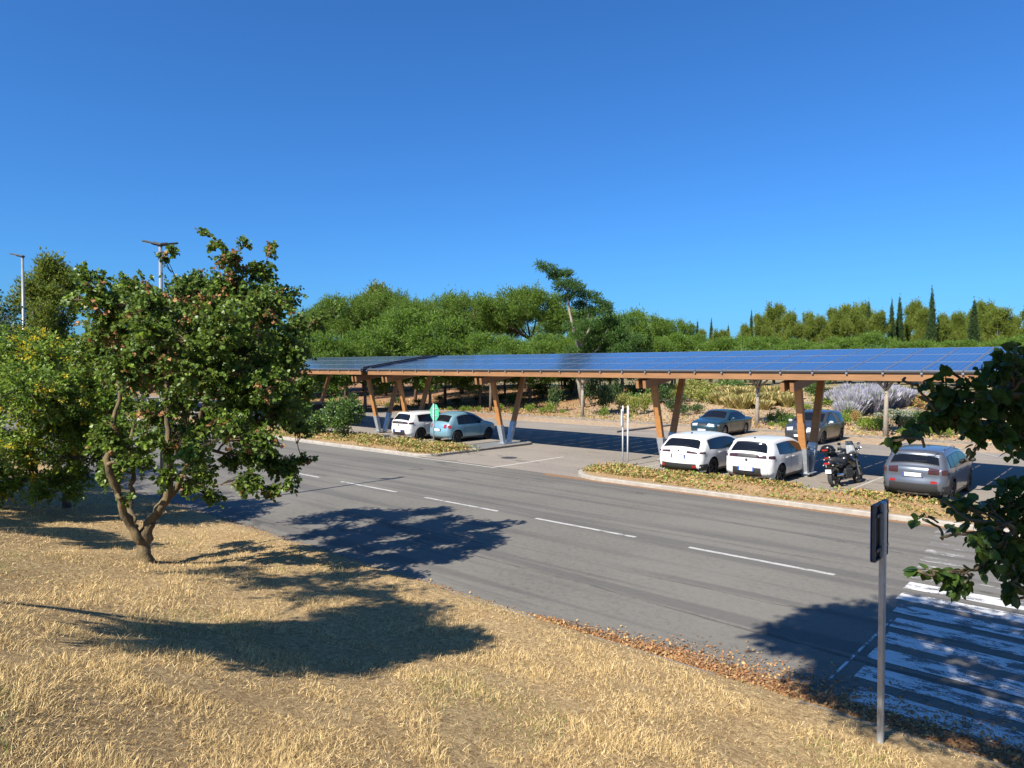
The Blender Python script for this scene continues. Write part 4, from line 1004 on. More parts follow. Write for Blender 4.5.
def rnd3(n, rng=RNG):
    v = rng.normal(size=(n, 3)); return v / np.linalg.norm(v, axis=1, keepdims=True)
def bez(a, c, d, n=7, jit=0.0):
    out = []
    for i in range(n + 1):
        t = i / n; p = a * (1 - t) ** 2 + c * 2 * t * (1 - t) + d * t * t
        if 0 < i < n and jit: p = p + Vector((random.gauss(0, jit), random.gauss(0, jit), random.gauss(0, jit * 0.7)))
        out.append(p)
    return out
def detailed_tree(root, stems, blobs, leaf, twigs, lpt, size, mats, weights, bark, tmpl=T_HEART, ltw=0.5, droop=0.35, limb_r=0.05, clear=False):
    """stems: list of (path, radii) world points; blobs: (centre, radius, kinds). Everything local to root"""
    o = root.location
    tb = MB(); nodes = []
    for path, rr in stems:
        path = [Vector(p) - o for p in path]
        sm = []; sr = []
        cp = catmull3(path, 5)
        for i, p in enumerate(cp):
            f = i / (len(cp) - 1) * (len(rr) - 1); k = min(int(f), len(rr) - 2); r = rr[k] + (rr[k + 1] - rr[k]) * (f - k)
            sm.append(p + Vector((random.gauss(0, 0.018), random.gauss(0, 0.018), 0)) * (1 if i else 0)); sr.append(r * 0.84 * random.uniform(0.85, 1.2))
        tb.tube(sm, sr, 10)
        nodes += [(p, r) for p, r in zip(sm[len(sm) // 3:], sr[len(sm) // 3:])]
    lb = tb; tw = MB()
    C = []; D = []; S = []; K = []
    base = Vector(blobs[0][0]) * 0
    bl = sorted(blobs, key=lambda q: min((Vector(q[0]) - o - n_[0]).length for n_ in nodes))
    for cen, rad_, *ex in bl:
        c = Vector(cen) - o; dens = ex[0] if ex else 1.0; kind = ex[1] if len(ex) > 1 else None
        best = min(nodes, key=lambda n_: (c - n_[0]).length + max(0, n_[0].z - c.z) * 1.2 + (0.25 if n_[1] < 0.015 else 0))
        a, ar = best
        ln = (c - a).length
        ctrl = a + (c - a) * 0.45 + Vector((random.gauss(0, 0.1), random.gauss(0, 0.1), 0.16 * ln * random.uniform(-0.2, 1)))
        P = bez(a, ctrl, c, 8, 0.02 * ln)
        r0 = min(ar * 0.75, limb_r); R = [max(0.008, r0 * (1 - 0.75 * i / 8)) for i in range(9)]
        lb.tube(P, R, 7)
        nodes += list(zip(P[3:], R[3:]))
        nt_ = max(3, int(twigs * dens * (rad_ / 0.6) ** 1.7))
        for _ in range(nt_):
            d = Vector(rnd3(1)[0]); rr_ = rad_ * random.random() ** 0.45
            e = c + d * rr_; 
            s = P[random.randint(3, 8)] + Vector((random.gauss(0, 0.02),) * 3)
            tl = (e - s).length
            if tl < 0.12: continue
            q = bez(s, s + (e - s) * 0.5 + Vector((0, 0, 0.18 * tl)) + Vector(rnd3(1)[0]) * 0.12 * tl, e, 5)
            tw.tube(q, [0.007, 0.006, 0.005, 0.004, 0.003, 0.002], 3, cap=False)
            kk = random.choices(range(len(weights)), weights)[0]
            if kind is not None and random.random() < 0.22: kk = kind
            for j in range(lpt):
                t = 1 - (1 - ltw * 0 - 0.3) * (j / lpt) ** 1.1
                f = t * 5; i0 = min(int(f), 4); p = q[i0] + (q[i0 + 1] - q[i0]) * (f - i0)
                tdir = (q[i0 + 1] - q[i0]).normalized()
                dd = tdir * 0.5 + Vector(rnd3(1)[0]) * 0.8 + Vector((0, 0, -droop))
                C.append(p + dd * size * 0.35); D.append(dd); S.append(size * random.uniform(0.55, 1.15))
                K.append(kk if random.random() < 0.85 else random.choices(range(len(weights)), weights)[0])
    lb.build('trunk', bark, root, True)
    C = np.array([tuple(v) for v in C]); D = np.array([tuple(v) for v in D]); S = np.array(S)
    K = np.array(K)
    if clear:   # pruned where it would hang in the photographer's view
        Wp = C + np.array(o)
        lat = SN * Wp[:, 0] + CS * Wp[:, 1]; dep = -CS * Wp[:, 0] + SN * Wp[:, 1]
        bad = (dep > 0.1) & (np.abs(lat) < dep * 0.78 + 0.15) & (Wp[:, 2] - CAM_H < dep * 0.58 + 0.15)
        C, D, S, K = C[~bad], D[~bad], S[~bad], K[~bad]
    V, F, k = leaf_arrays(C, D, S, tmpl, flat=0.45)
    tv = np.array(tw.v); nv = len(V)
    tf = np.array(tw.f); tf = np.concatenate([tf[:, [0, 1, 2]], tf[:, [0, 2, 3]]]) + nv
    if clear: tv = tv[:0]; tf = tf[:0]
    if len(tv): V = np.concatenate([V, tv]); F = np.concatenate([F, tf])
    KK = np.concatenate([np.repeat(K, k), np.full(len(tf), len(mats))])
    np_mesh('crown', V, F, list(mats) + [bark], root, KK)
    return root
def catmull3(P, per):
    out = []; n = len(P)
    for i in range(n - 1):
        p0 = P[max(i - 1, 0)]; p1 = P[i]; p2 = P[i + 1]; p3 = P[min(i + 2, n - 1)]
        for k in range(per):
            t = k / per
            out.append(0.5 * ((2 * p1) + (-p0 + p2) * t + (2 * p0 - 5 * p1 + 4 * p2 - p3) * t * t + (-p0 + 3 * p1 - 3 * p2 + p3) * t ** 3))
    out.append(P[-1]); return out

# --- multi-stemmed tree on the left
def blobpx(lst, dep0, seed=3):
    r = random.Random(seed); out = []
    for q in lst:
        px, py, rp, dd = q[:4]; d = dep0 + dd
        out.append((W(px, py, d), rp * d / FPX) + tuple(q[4:]))
    return out
tx_, ty_ = -13.1, 4.85
tz_ = ground_z(tx_, ty_)
rt = empty('judas_tree', (tx_, ty_, tz_)); tag(rt, 'multi-stemmed tree with rounded green leaves and brown dead clusters on the straw bank', 'tree')
b0 = Vector((tx_, ty_, tz_ - 0.1))
D0 = 12.4
fk = W(148, 522, D0)
def WP(*a): return [W(*q) for q in a]
stems = [([b0, W(141, 545, D0), fk], [0.17, 0.125, 0.12]),
         ([fk, W(165, 500, D0), W(170, 470, D0 - .1), W(168, 430, D0 - .1), W(166, 390, D0), W(170, 330, D0 + .1)], [0.09, 0.08, 0.06, 0.05, 0.04, 0.02]),
         ([fk, W(160, 505, D0 + .2), W(182, 475, D0 + .3), W(190, 440, D0 + .5), W(200, 415, D0 + .4), W(215, 370, D0 + .3), W(230, 300, D0 + .1)], [0.09, 0.075, 0.065, 0.055, 0.045, 0.035, 0.015]),
         ([W(141, 545, D0), W(125, 520, D0 - .2), W(117, 495, D0 - .4), W(107, 465, D0 - .6), W(112, 430, D0 - .5), W(120, 380, D0 - .4), W(110, 330, D0 - .3)], [0.10, 0.085, 0.07, 0.06, 0.045, 0.035, 0.015]),
         ([W(134, 528, D0), W(128, 505, D0 + .4), W(132, 480, D0 + .6), W(130, 440, D0 + .8), W(140, 400, D0 + 1)], [0.07, 0.06, 0.05, 0.04, 0.02]),
         ([W(190, 440, D0 + .5), W(215, 452, D0 + .2), W(240, 455, D0)], [0.035, 0.03, 0.015])]
BL = [(100, 290, 22, -.4, .9), (85, 275, 12, -.4, .8), (112, 325, 36, -.3, 1, 1), (150, 310, 32, -.9), (140, 288, 17, .4, .8), (175, 335, 40, .9), (205, 315, 36, -.4, 1, 1), (180, 292, 22, .4), (228, 258, 16, .1, .9, 1), (232, 285, 27, .3, 1, 1), (262, 272, 18, .5, .9), (272, 250, 9, .6, .7), (262, 315, 36, -.6, 1.0),
      (205, 234, 7, .1, .8), (215, 244, 9, .1, .9), (245, 245, 8, .2, .8), (163, 258, 7, -.1, .8), (172, 251, 8, -.1, .8), (196, 228, 4, .1, .7), (290, 300, 18, .9, .8), (296, 330, 20, .4, .9), (240, 345, 42, 1.1), (200, 365, 42, -1.1), (155, 360, 38, .3, 1, 1), (240, 395, 36, -.8), (280, 370, 34, .8), (282, 405, 28, -.3), (305, 385, 20, .5, .8), (335, 310, 10, 1.2, .8), (318, 322, 11, 1.0, .8),
      (210, 420, 24, 1.0, .7), (175, 400, 24, -.9, .6), (125, 370, 30, -1.1, .9), (95, 350, 28, .6), (255, 425, 20, -.6, .7), (232, 462, 14, .2, .9), (252, 455, 18, -.2), (272, 462, 18, .1), (250, 485, 17, -.5), (272, 492, 12, -.2, .9), (288, 470, 16, .3), (290, 485, 10, -.3, .9), (302, 459, 9, .3, .9), (314, 456, 5, .3, .8),
      (205, 468, 16, -.4, .6), (150, 440, 16, -.9, .5), (180, 450, 15, .5, .5), (120, 445, 16, -.8, .6), (300, 420, 18, .6, .6), (140, 460, 18, .5, .8), (165, 480, 14, -.6, .8), (110, 470, 16, .2, .8), (190, 485, 14, .5, .8), (150, 415, 22, .2, .8), (200, 440, 18, -.8, .8), (215, 500, 10, .3, .8), (125, 500, 10, -.4, .6), (100, 440, 18, .6, .9), (225, 410, 20, .2, .6), (130, 345, 26, 1.2), (180, 375, 30, 1.3), (225, 325, 30, -1.3), (150, 335, 26, -1.5), (262, 350, 26, 1.6, .9), (75, 300, 12, 0, .8), (260, 295, 20, 1.0), (120, 300, 26, 1.6), (110, 345, 30, 2.2), (150, 320, 30, 2.6), (190, 310, 30, 2.2), (225, 300, 28, 2.4), (250, 325, 28, 2.8), (200, 350, 30, 3.0), (160, 355, 28, 3.0), (285, 345, 24, 2.2), (235, 365, 28, 2.6), (130, 290, 20, 0.6), (200, 290, 24, 1.0), (275, 300, 20, -.4), (295, 350, 22, -.5), (270, 385, 26, -1.0), (175, 430, 18, .2, .5), (240, 430, 22, .6, .7), (230, 430, 22, -1.6), (190, 460, 16, -1.8), (265, 440, 18, -1.5), (112, 428, 16, -.9, .6), (122, 462, 14, -.9, .5), (146, 442, 16, -.5, .6), (166, 452, 14, -.6, .5), (196, 428, 16, -.3, .6), (205, 485, 12, -.4, .6)]
BL = [q if len(q) > 4 and q[4] < 0.7 else q[:4] + ((q[4] if len(q) > 4 else 1.0) * (0.62 if q[3] > 1.1 else (0.85 if q[1] < 350 else 1.0)),) + tuple(q[5:]) for q in BL]
detailed_tree(rt, stems, blobpx(BL, D0), None, 165, 15, 0.064, [M['lf_judas'], M['lf_dead'], M['lf_lime']], [0.87, 0.025, 0.105], M['bark_judas'])

# --- bright yellow-green bushy tree at the left edge
lx_, ly_ = -20.3, 5.6
r2 = empty('robinia_tree', (lx_, ly_, ground_z(lx_, ly_))); tag(r2, 'bushy tree with small bright green leaflets and yellow sprays at the left edge', 'tree')
b1 = Vector((lx_, ly_, ground_z(lx_, ly_) - 0.1)); D1 = 16.6
stems = [([b1, b1 + Vector((0.05, 0, 0.9)), b1 + Vector((0.2, 0.1, 1.8)), b1 + Vector((0.1, 0, 3.2))], [0.13, 0.10, 0.08, 0.03]),
         ([b1 + Vector((0.05, 0, 0.8)), b1 + Vector((-0.8, -0.3, 1.6)), b1 + Vector((-1.5, -0.8, 2.6))], [0.08, 0.06, 0.03]),
         ([b1 + Vector((0.05, 0, 0.9)), b1 + Vector((0.9, 0.1, 1.7)), b1 + Vector((1.6, -0.1, 2.4))], [0.08, 0.05, 0.03])]
BL2 = [(15, 350, 26, 0), (45, 352, 24, -.6, 1, 2), (70, 350, 18, .3, 1, 2), (60, 385, 32, -.8), (20, 390, 36, -1.2), (90, 385, 24, .5, .9, 2), (-25, 360, 40, .5), (-20, 410, 40, -.6), (45, 425, 34, -.9, 1, 2), (85, 425, 26, -.2), (15, 445, 30, -1.4), (100, 455, 18, -.4, .9), (60, 458, 24, -1.0, .9, 2), (30, 470, 16, -1.0, .8, 2), (95, 410, 22, .6), (-10, 460, 30, -.9, .8), (115, 440, 12, -.4, .8, 2), (-60, 390, 46, .2), (10, 370, 45, 1.5), (60, 400, 40, 1.6), (-40, 440, 42, .9, .7), (110, 370, 18, .2), (108, 400, 20, -.5), (75, 440, 26, .6), (50, 480, 16, -.6, .9), (80, 478, 15, -.3, .9), (10, 485, 18, -.8, .9), (105, 475, 12, 0, .8), (35, 345, 24, 0, 1, 2), (-60, 450, 40, -.4, .9), (-95, 420, 45, .3), (30, 395, 40, -1.9), (120, 425, 20, -.6), (125, 455, 18, -.2), (112, 480, 14, -.8), (128, 405, 16, .3), (70, 492, 14, -.7), (35, 495, 14, -1.2), (-10, 495, 22, -1)]
detailed_tree(r2, stems, blobpx(BL2, D1), None, 95, 18, 0.090, [M['lf_oak'], M['lf_lime'], M['lf_yellow']], [0.60, 0.36, 0.04], M['bark_grey'], tmpl=T_DIA, droop=0.2, limb_r=0.04)
# dark broadleaf behind it, at the very edge
def dense_tree(name, loc, label, blobs, size, mats, weights, bark, stems, twigs=26, lpt=10, tmpl=T_DIA, grp=None):
    r = empty(name, loc); tag(r, label, 'tree', grp)
    return detailed_tree(r, stems, blobs, None, twigs, lpt, size, mats, weights, bark, tmpl, limb_r=0.07)
q = Vector((-27.5, 5.2, ground_z(-27.5, 5.2)))
dense_tree('dark_tree', q, 'dark leafy tree only just entering the photo at the far left edge', [(q + Vector(v), r) for v, r in (((0, 0, 4.0), 1.5), ((1.0, 0.4, 4.6), 1.1), ((-1.2, 0, 4.6), 1.4), ((0.2, -0.8, 3.0), 1.4), ((-0.5, 0.8, 5.2), 1.1), ((1.4, -.2, 3.1), 1.1), ((-1.6, -1, 3.2), 1.3))],
           0.13, [M['lf_cypress'], M['lf_shrub']], [0.7, 0.3], M['bark_grey'], [([q, q + Vector((0, 0, 1.8)), q + Vector((0.1, 0, 3.4))], [0.16, 0.13, 0.06])], 24, 11)

# --- tree at the right: a drooping branch in frame, its tall crown above the photographer throws the shade on the crossing
rx_, ry_ = 0.55, 5.6
rz_ = ground_z(rx_, ry_)
r3 = empty('judas_tree', (rx_, ry_, rz_)); tag(r3, 'tree at the right edge with dark drooping branches hanging over the crossing', 'tree')
b3 = Vector((rx_, ry_, rz_ - 0.1))
top = Vector((0.1, 4.6, 5.2))
st3 = [([b3, Vector((0.5, 5.4, 1.4)), Vector((0.35, 5.1, 3.0)), top, Vector((-0.3, 3.8, 6.8))], [0.16, 0.14, 0.12, 0.09, 0.05]),
       ([Vector((0.42, 5.2, 2.6)), W(1060, 420, 4.6), W(1015, 395, 4.4), W(965, 395, 4.3)], [0.05, 0.035, 0.02, 0.012]),
       ([Vector((0.45, 5.3, 2.2)), W(1070, 560, 4.6), W(1020, 530, 4.4), W(970, 520, 4.2)], [0.05, 0.03, 0.02, 0.01]),
       ([top, Vector((-1.6, 3.2, 6.9)), Vector((-3.4, 2.6, 7.4))], [0.06, 0.045, 0.02])]
BR = [(915, 428, 8, -.1, 1.2), (900, 437, 6, -.1, 1.2), (925, 398, 11, 0, 1.2), (905, 378, 6, 0, 1.0), (892, 441, 4, -.1, 1.0), (950, 372, 12, 0, 1.1), (935, 412, 12, 0, 1.2), (995, 378, 24, .1, 1.3), (1018, 400, 34, .2, 1.3), (975, 400, 26, -.1, 1.2), (945, 392, 19, 0, 1.2), (918, 385, 12, 0, 1.1), (958, 420, 20, .1, 1.2), (990, 430, 22, 0, 1.2), (935, 425, 13, .1, 1.0), (905, 438, 8, -.1, 1.1), (925, 447, 8, -.1, .9), (1015, 440, 16, .2, 1.1), (975, 450, 8, 0, .8), (1040, 380, 40, .3), (1045, 430, 36, .4), (1010, 355, 12, .2, 1.0), (1020, 352, 10, 0, 1.2),
      (940, 500, 12, 0, 1.1), (925, 520, 10, 0, 1.0), (962, 505, 17, .1, 1.2), (990, 500, 22, .2, 1.2), (1018, 505, 26, .2, 1.2), (975, 535, 20, -.1, 1.2), (1008, 545, 28, .1, 1.2), (945, 540, 12, 0, 1.0), (935, 572, 9, -.1, 1.1), (1014, 362, 14, 0, 1.3), (1005, 372, 14, 0, 1.3), (955, 578, 12, -.1, 1.2), (985, 568, 14, 0, 1.2), (915, 570, 4, -.1, 1.0), (1015, 585, 16, .1, 1.1), (1045, 540, 40, .3), (968, 592, 6, -.1, .8), (1024, 600, 10, .1, .9)]
blobs3 = blobpx(BR, 4.3)
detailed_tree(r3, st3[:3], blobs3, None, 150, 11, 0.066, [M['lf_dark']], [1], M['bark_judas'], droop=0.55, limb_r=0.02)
r4 = empty('shade_tree', (1.6, 1.0, ground_z(1.6, 1.0))); tag(r4, 'tall tree beside the photographer, known by its shade on the crossing', 'tree')
q = Vector(r4.location)
dense = [((-0.8, 1.2, 7.2), 1.1), ((-0.3, 0.6, 7.0), 1.1), ((0.3, 1.8, 7.3), 1.1), ((-1.5, 1.0, 7.3), 1.0), ((-3.0, 3.9, 7.6), 0.9), ((-2.0, 4.2, 7.8), 0.9), ((-1.0, 4.6, 7.7), 0.9), ((-4.3, 3.1, 7.6), 0.8), ((-2.9, 0.9, 7.4), 0.9), ((-3.6, 3.3, 8.3), 0.8), ((-1.8, 2.5, 7.6), 0.9), ((0.6, 0.4, 7.8), 1.1), ((1.3, 2.0, 7.6), 1.1), ((-0.2, 4.2, 7.4), 1.0), ((-1.2, 3.6, 7.6), 1.0), ((-2.4, 3.2, 7.7), 1.0), ((-3.4, 2.4, 7.4), 1.0), ((-4.2, 2.3, 7.7), 0.85), ((-3.6, 1.5, 7.2), 0.9), ((-2.6, 1.6, 7.2), 1.0), ((-1.4, 1.8, 6.4), 1.1), ((-0.2, 2.4, 6.2), 1.2), ((0.9, 2.6, 6.0), 1.2), ((-0.6, 1.2, 5.4), 1.0), ((0.4, 1.2, 5.0), 1.0), ((1.4, 3.4, 6.8), 1.1), ((2.4, 2.4, 6.0), 1.3), ((-3.9, 1.6, 8.2), 0.8), ((-4.7, 1.9, 7.6), 0.6), ((1.8, 1, 5.2), 1.2), ((0, 3.2, 5.7), .7), ((1.1, 0.3, 6), 1.1)]
detailed_tree(r4, [([q, Vector((1.5, 1.1, 3.0)), Vector((0.9, 1.6, 5.2)), Vector((-0.2, 2.0, 6.6))], [0.2, 0.17, 0.12, 0.06]), ([Vector((1.2, 1.3, 4.4)), Vector((-1, 1.6, 6.3)), Vector((-3.2, 2.0, 7.2))], [0.1, 0.07, 0.03])],
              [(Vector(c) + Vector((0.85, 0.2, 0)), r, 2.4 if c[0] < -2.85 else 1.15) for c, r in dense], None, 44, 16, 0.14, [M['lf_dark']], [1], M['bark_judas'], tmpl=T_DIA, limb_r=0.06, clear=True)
r5 = empty('shade_tree', (-9.6, -3.6, ground_z(-9.6, -3.6))); tag(r5, 'tree behind the photographer, known by the dark patch on the straw bank', 'tree')
q = Vector(r5.location)
r6 = empty('shade_tree', (-22.5, -1.2, ground_z(-22.5, -1.2))); tag(r6, 'spreading tree beyond the left edge, known by its shade across the straw bank', 'tree')
q = Vector(r6.location)
detailed_tree(r6, [([q, q + Vector((0, 0.3, 1.2)), q + Vector((0.0, 1.0, 2.0))], [0.2, 0.16, 0.1])],
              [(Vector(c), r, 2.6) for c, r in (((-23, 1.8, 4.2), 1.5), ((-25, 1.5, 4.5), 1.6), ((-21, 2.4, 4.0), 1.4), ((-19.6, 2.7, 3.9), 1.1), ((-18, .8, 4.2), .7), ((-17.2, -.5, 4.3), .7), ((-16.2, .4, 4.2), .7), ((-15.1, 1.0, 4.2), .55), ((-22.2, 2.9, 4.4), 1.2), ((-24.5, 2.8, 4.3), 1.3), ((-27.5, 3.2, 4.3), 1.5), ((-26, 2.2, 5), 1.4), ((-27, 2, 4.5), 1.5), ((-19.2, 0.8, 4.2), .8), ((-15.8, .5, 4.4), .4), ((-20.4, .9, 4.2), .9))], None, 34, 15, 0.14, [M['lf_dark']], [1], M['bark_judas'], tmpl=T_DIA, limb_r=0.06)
q = Vector(r5.location)
detailed_tree(r5, [([q, q + Vector((0, 0.2, 1.8)), q + Vector((0.4, 1.2, 2.9)), q + Vector((1.2, 2.2, 3.8))], [0.15, 0.12, 0.08, 0.04])],
              [(Vector(c) + Vector((0.15, 0.1, 0)), abs(r), 2.2 if r > 0 else 0.5) for c, r in (((-8.1, -1.1, 5.9), 0.9), ((-8.6, -1.7, 5.7), 0.65), ((-7.8, -1.6, 5.6), 0.75), ((-7.1, -1.0, 5.6), 0.65), ((-7.6, -0.3, 6.2), 0.6), ((-11.2, -.1, 5.9), -.75), ((-10.2, .2, 6.0), -.75), ((-9.5, .7, 6.1), -.6), ((-12.1, -.5, 5.8), -.6), ((-10.9, .9, 6.0), -.6), ((-7.5, -0.6, 6.0), 0.75), ((-8.5, -0.6, 6.6), 0.8), ((-7.0, -.1, 6.2), .5))], None, 70, 16, 0.13, [M['lf_dark']], [1], M['bark_judas'], tmpl=T_DIA, limb_r=0.06)

# ------------------------------------------------------------------ background trees (prototypes in real size, then copies)
def crown_cloud(clumps, n, size, shell=0.55, up=0.25, rng=RNG):
    """clumps: centre(3), radii(3). tufts spread towards each clump's outside"""
    C = []; D = []; S = []
    vol = np.array([np.prod(np.array(r)) ** (2 / 3) for _, r in clumps]); vol /= vol.sum()
    for (c, r), w in zip(clumps, vol):
        k = max(6, int(n * w)); d = rnd3(k, rng); rr = shell + (1 - shell) * rng.random(k) ** 0.6
        rr *= 1 + 0.22 * rng.normal(size=k)
        p = np.array(c) + d * rr[:, None] * np.array(r)
        C.append(p); dd = d * 0.8 + rng.normal(size=(k, 3)) * 0.6 + np.array([0, 0, up]); D.append(dd); S.append(size * rng.uniform(0.5, 1.3, k))
    return np.concatenate(C), np.concatenate(D), np.concatenate(S)
def proto(name, cat, clumps, n, size, mats, weights, bark, trunk, tmpl=T_TUFT, up=0.25, shell=0.5):
    r = empty(name); r['category'] = cat
    tb = MB()
    for path, rr in trunk: tb.tube([Vector(p) for p in path], rr, 8)
    tb.build('trunk', bark, r, True)
    C, D, S = crown_cloud(clumps, n, size, shell, up)
    V, F, k = leaf_arrays(C, D, S, tmpl, flat=0.25)
    K = RNG.choice(len(mats), len(C), p=weights)
    np_mesh('crown', V, F, mats, r, np.repeat(K, k))
    return r
def limbs_to(clumps, fork, base, r0, bend=0.0):
    T = [([base, (base[0] + bend * 0.4, base[1], fork[2] * 0.5), fork], [r0, r0 * 0.8, r0 * 0.65])]
    for c, r in clumps[::max(1, len(clumps) // 7)]:
        m = [(fork[i] * 0.5 + c[i] * 0.5) for i in range(3)]; m[2] -= 0.15 * abs(c[2] - fork[2])
        T.append(([fork, m, c], [r0 * 0.45, r0 * 0.3, r0 * 0.1]))
    return T
def umbrella(seed):
    g = np.random.default_rng(seed); cl = []
    for _ in range(70):
        a = g.uniform(0, 2 * PI); q = math.sqrt(g.uniform(0, 1)) * 4.6
        z = 9.0 + 2.1 * math.sqrt(max(0, 1 - (q / 4.9) ** 2)) + g.normal() * 0.2
        cl.append(((q * math.cos(a), q * math.sin(a), z), (g.uniform(.35, .75),) * 2 + (g.uniform(.6, 1.3),)))
    for _ in range(16):
        a = g.uniform(0, 2 * PI); q = g.uniform(0, 3.5); cl.append(((q * math.cos(a), q * math.sin(a), 9.0), (1.2, 1.2, 0.8)))
    for _ in range(26):
        a = g.uniform(0, 2 * PI); q = g.uniform(3.2, 4.9)
        cl.append(((q * math.cos(a), q * math.sin(a), 8.6 + g.normal() * 0.4), (0.9, 0.9, 0.8)))
    return proto('umbrella_pine', 'tree', cl, 22000, 0.27, [M['lf_pine'], M['lf_oak']], [0.75, 0.25], M['bark_pine'], limbs_to(cl, (0.3, 0, 6.0), (0, 0, -0.3), 0.26, 0.6), up=0.6)
def roundtree(seed, name='broadleaf_tree', mat='lf_oak', h=7.0, r=3.4, n=20000, size=0.25):
    g = np.random.default_rng(seed); cl = []
    for _ in range(52):
        d = rnd3(1, g)[0]; q = g.uniform(0.35, 0.88)
        cl.append(((d[0] * r * q, d[1] * r * q, h * 0.58 + d[2] * h * 0.34 * q * 1.1), (r * g.uniform(.18, .32),) * 2 + (r * g.uniform(.15, .26),)))
    return proto(name, 'tree', cl, n, size, [M[mat], M['lf_shrub'], M['lf_lime']], [0.78, 0.12, 0.10], M['bark_grey'], limbs_to(cl, (0, 0.1, h * 0.3), (0, 0, -0.3), 0.16))
def aleppo(seed):
    g = np.random.default_rng(seed); cl = []
    for k in range(44):
        z = g.uniform(3.2, 10.2); w = 2.0 * math.sin(PI * min(1, (z - 2.0) / 9.2)) ** 0.7; a = g.uniform(0, 2 * PI); q = w * g.uniform(0.2, 0.95)
        cl.append(((q * math.cos(a), q * math.sin(a), z), (g.uniform(.35, .75),) * 2 + (g.uniform(.6, 1.3),)))
    return proto('aleppo_pine', 'tree', cl, 17000, 0.26, [M['lf_aleppo'], M['lf_pine']], [0.8, 0.2], M['bark_pine'], limbs_to(cl, (0.2, 0, 4.2), (0, 0, -0.3), 0.2, 0.4), up=1.6, shell=0.15)
def cypress(seed):
    g = np.random.default_rng(seed); cl = []
    for k in range(24):
        z = 0.7 + k * 0.46; w = 0.80 * (1 - (z / 12.0) ** 2.2) * (0.6 + 0.4 * min(1, z / 1.5)); a = g.uniform(0, 2 * PI)
        cl.append(((0.15 * w * math.cos(a), 0.15 * w * math.sin(a), z), (w, w, 0.75)))
    return proto('cypress', 'tree', cl, 9500, 0.26, [M['lf_cypress'], M['lf_shrub']], [0.85, 0.15], M['bark_grey'], [([(0, 0, -0.3), (0, 0, 5), (0, 0, 10)], [0.18, 0.12, 0.04])], up=1.6, shell=0.35)
def feathery():
    g = np.random.default_rng(5); cl = []
    # leaning open crown, layered sprays; coordinates in metres: x right in the view, z up
    for (x, z, r) in ((-4.0, 12.6, .75), (-3.2, 12.2, .95), (-2.4, 11.9, .9), (-1.7, 12.0, .8), (-2.3, 11.0, .9), (-1.2, 11.0, .9), (-0.5, 10.6, .9), (0.2, 10.3, .9), (-1.4, 9.9, .9), (1.0, 9.8, .8), (-0.3, 9.3, 1.0), (0.8, 8.6, 1.0), (2.0, 8.6, .9), (2.6, 7.7, 1.1), (1.4, 7.4, 1.2), (0.2, 7.4, 1.1), (3.4, 6.8, 1.1), (2.3, 6.3, 1.3), (0.9, 6.0, 1.2), (-0.6, 6.4, .9), (3.2, 5.4, 1.2), (1.6, 4.8, 1.1), (-0.6, 8.2, .7), (1.4, 9.4, .6), (4.2, 7.4, .9), (4.6, 6.2, 1.1), (3.9, 4.8, 1.2), (1.8, 9.2, .8), (0.4, 5.0, 1.2), (-0.9, 5.2, .9), (-1.4, 7.0, .7), (2.8, 4.0, 1.2), (5.2, 5.0, 1.0)):
        for _ in range(2): cl.append(((x * 1.0 + g.normal() * .2, g.normal() * 0.9, z + g.normal() * .12), (r * .85, r * .85, r * .42)))
    T = [([(0, 0, -0.3), (-0.6, 0, 3.0), (-0.5, 0, 5.2), (-1.4, 0, 8.6), (-1.6, 0, 10.4), (-3.0, 0, 11.9)], [0.28, 0.2, 0.17, 0.12, 0.09, 0.04]),
         ([(-0.5, 0, 5.2), (0.6, 0.2, 7.2), (0.2, 0, 9.6)], [0.13, 0.09, 0.04]), ([(-0.6, 0, 3.4), (1.4, 0, 5.4), (2.4, 0, 7.4)], [0.14, 0.1, 0.04])]
    return proto('feathery_tree', 'tree', cl, 20000, 0.24, [M['lf_feather'], M['lf_oak']], [0.85, 0.15], M['bark_pale'], T, shell=0.2, up=0.1)
ORD = ['first', 'second', 'third', 'fourth', 'fifth', 'sixth', 'seventh', 'eighth', 'ninth', 'tenth', 'eleventh', 'twelfth', 'thirteenth', 'fourteenth', 'fifteenth', 'sixteenth', 'seventeenth', 'eighteenth', 'nineteenth', 'twentieth']
def ordw(i): return ORD[i] if i < 20 else ('twenty-' + ORD[i - 20])
def place(protos, H, spots, fmt, group, mind=True):
    """spots: (px, top_py, dep, width factor)"""
    spots = sorted(spots, key=lambda s: s[0])
    for i, (px, py, dep, wf) in enumerate(spots):
        p = W(px, py, dep); gz = ground_z(p.x, p.y); s = (p.z - gz) / H
        src = protos[i % len(protos)]
        o = copy_tree(src); o.location = (p.x, p.y, gz); o.scale = (s * wf, s * wf, s); o.rotation_euler = (0, 0, random.uniform(0, 6.28))
        tag(o, fmt % ordw(i), 'tree', group)
def drop(protos):
    for p in protos:
        for c in list(p.children): bpy.data.objects.remove(c)
        bpy.data.objects.remove(p)
U = [umbrella(1), umbrella(2), umbrella(3)]
place(U, 11.6, [(345, 300, 78, .8), (385, 296, 84, .9), (415, 305, 74, .8), (462, 297, 80, 1.05), (528, 292, 80, 1.1), (495, 312, 92, 1), (640, 318, 88, 1.0), (672, 322, 96, .9), (610, 325, 92, .9), (320, 312, 90, .9), (565, 310, 90, 1.0)],
      '%s umbrella pine from the left in the wood behind the carport', 'umbrella pines behind the carport')
Rn = [roundtree(11), roundtree(12), roundtree(13)]
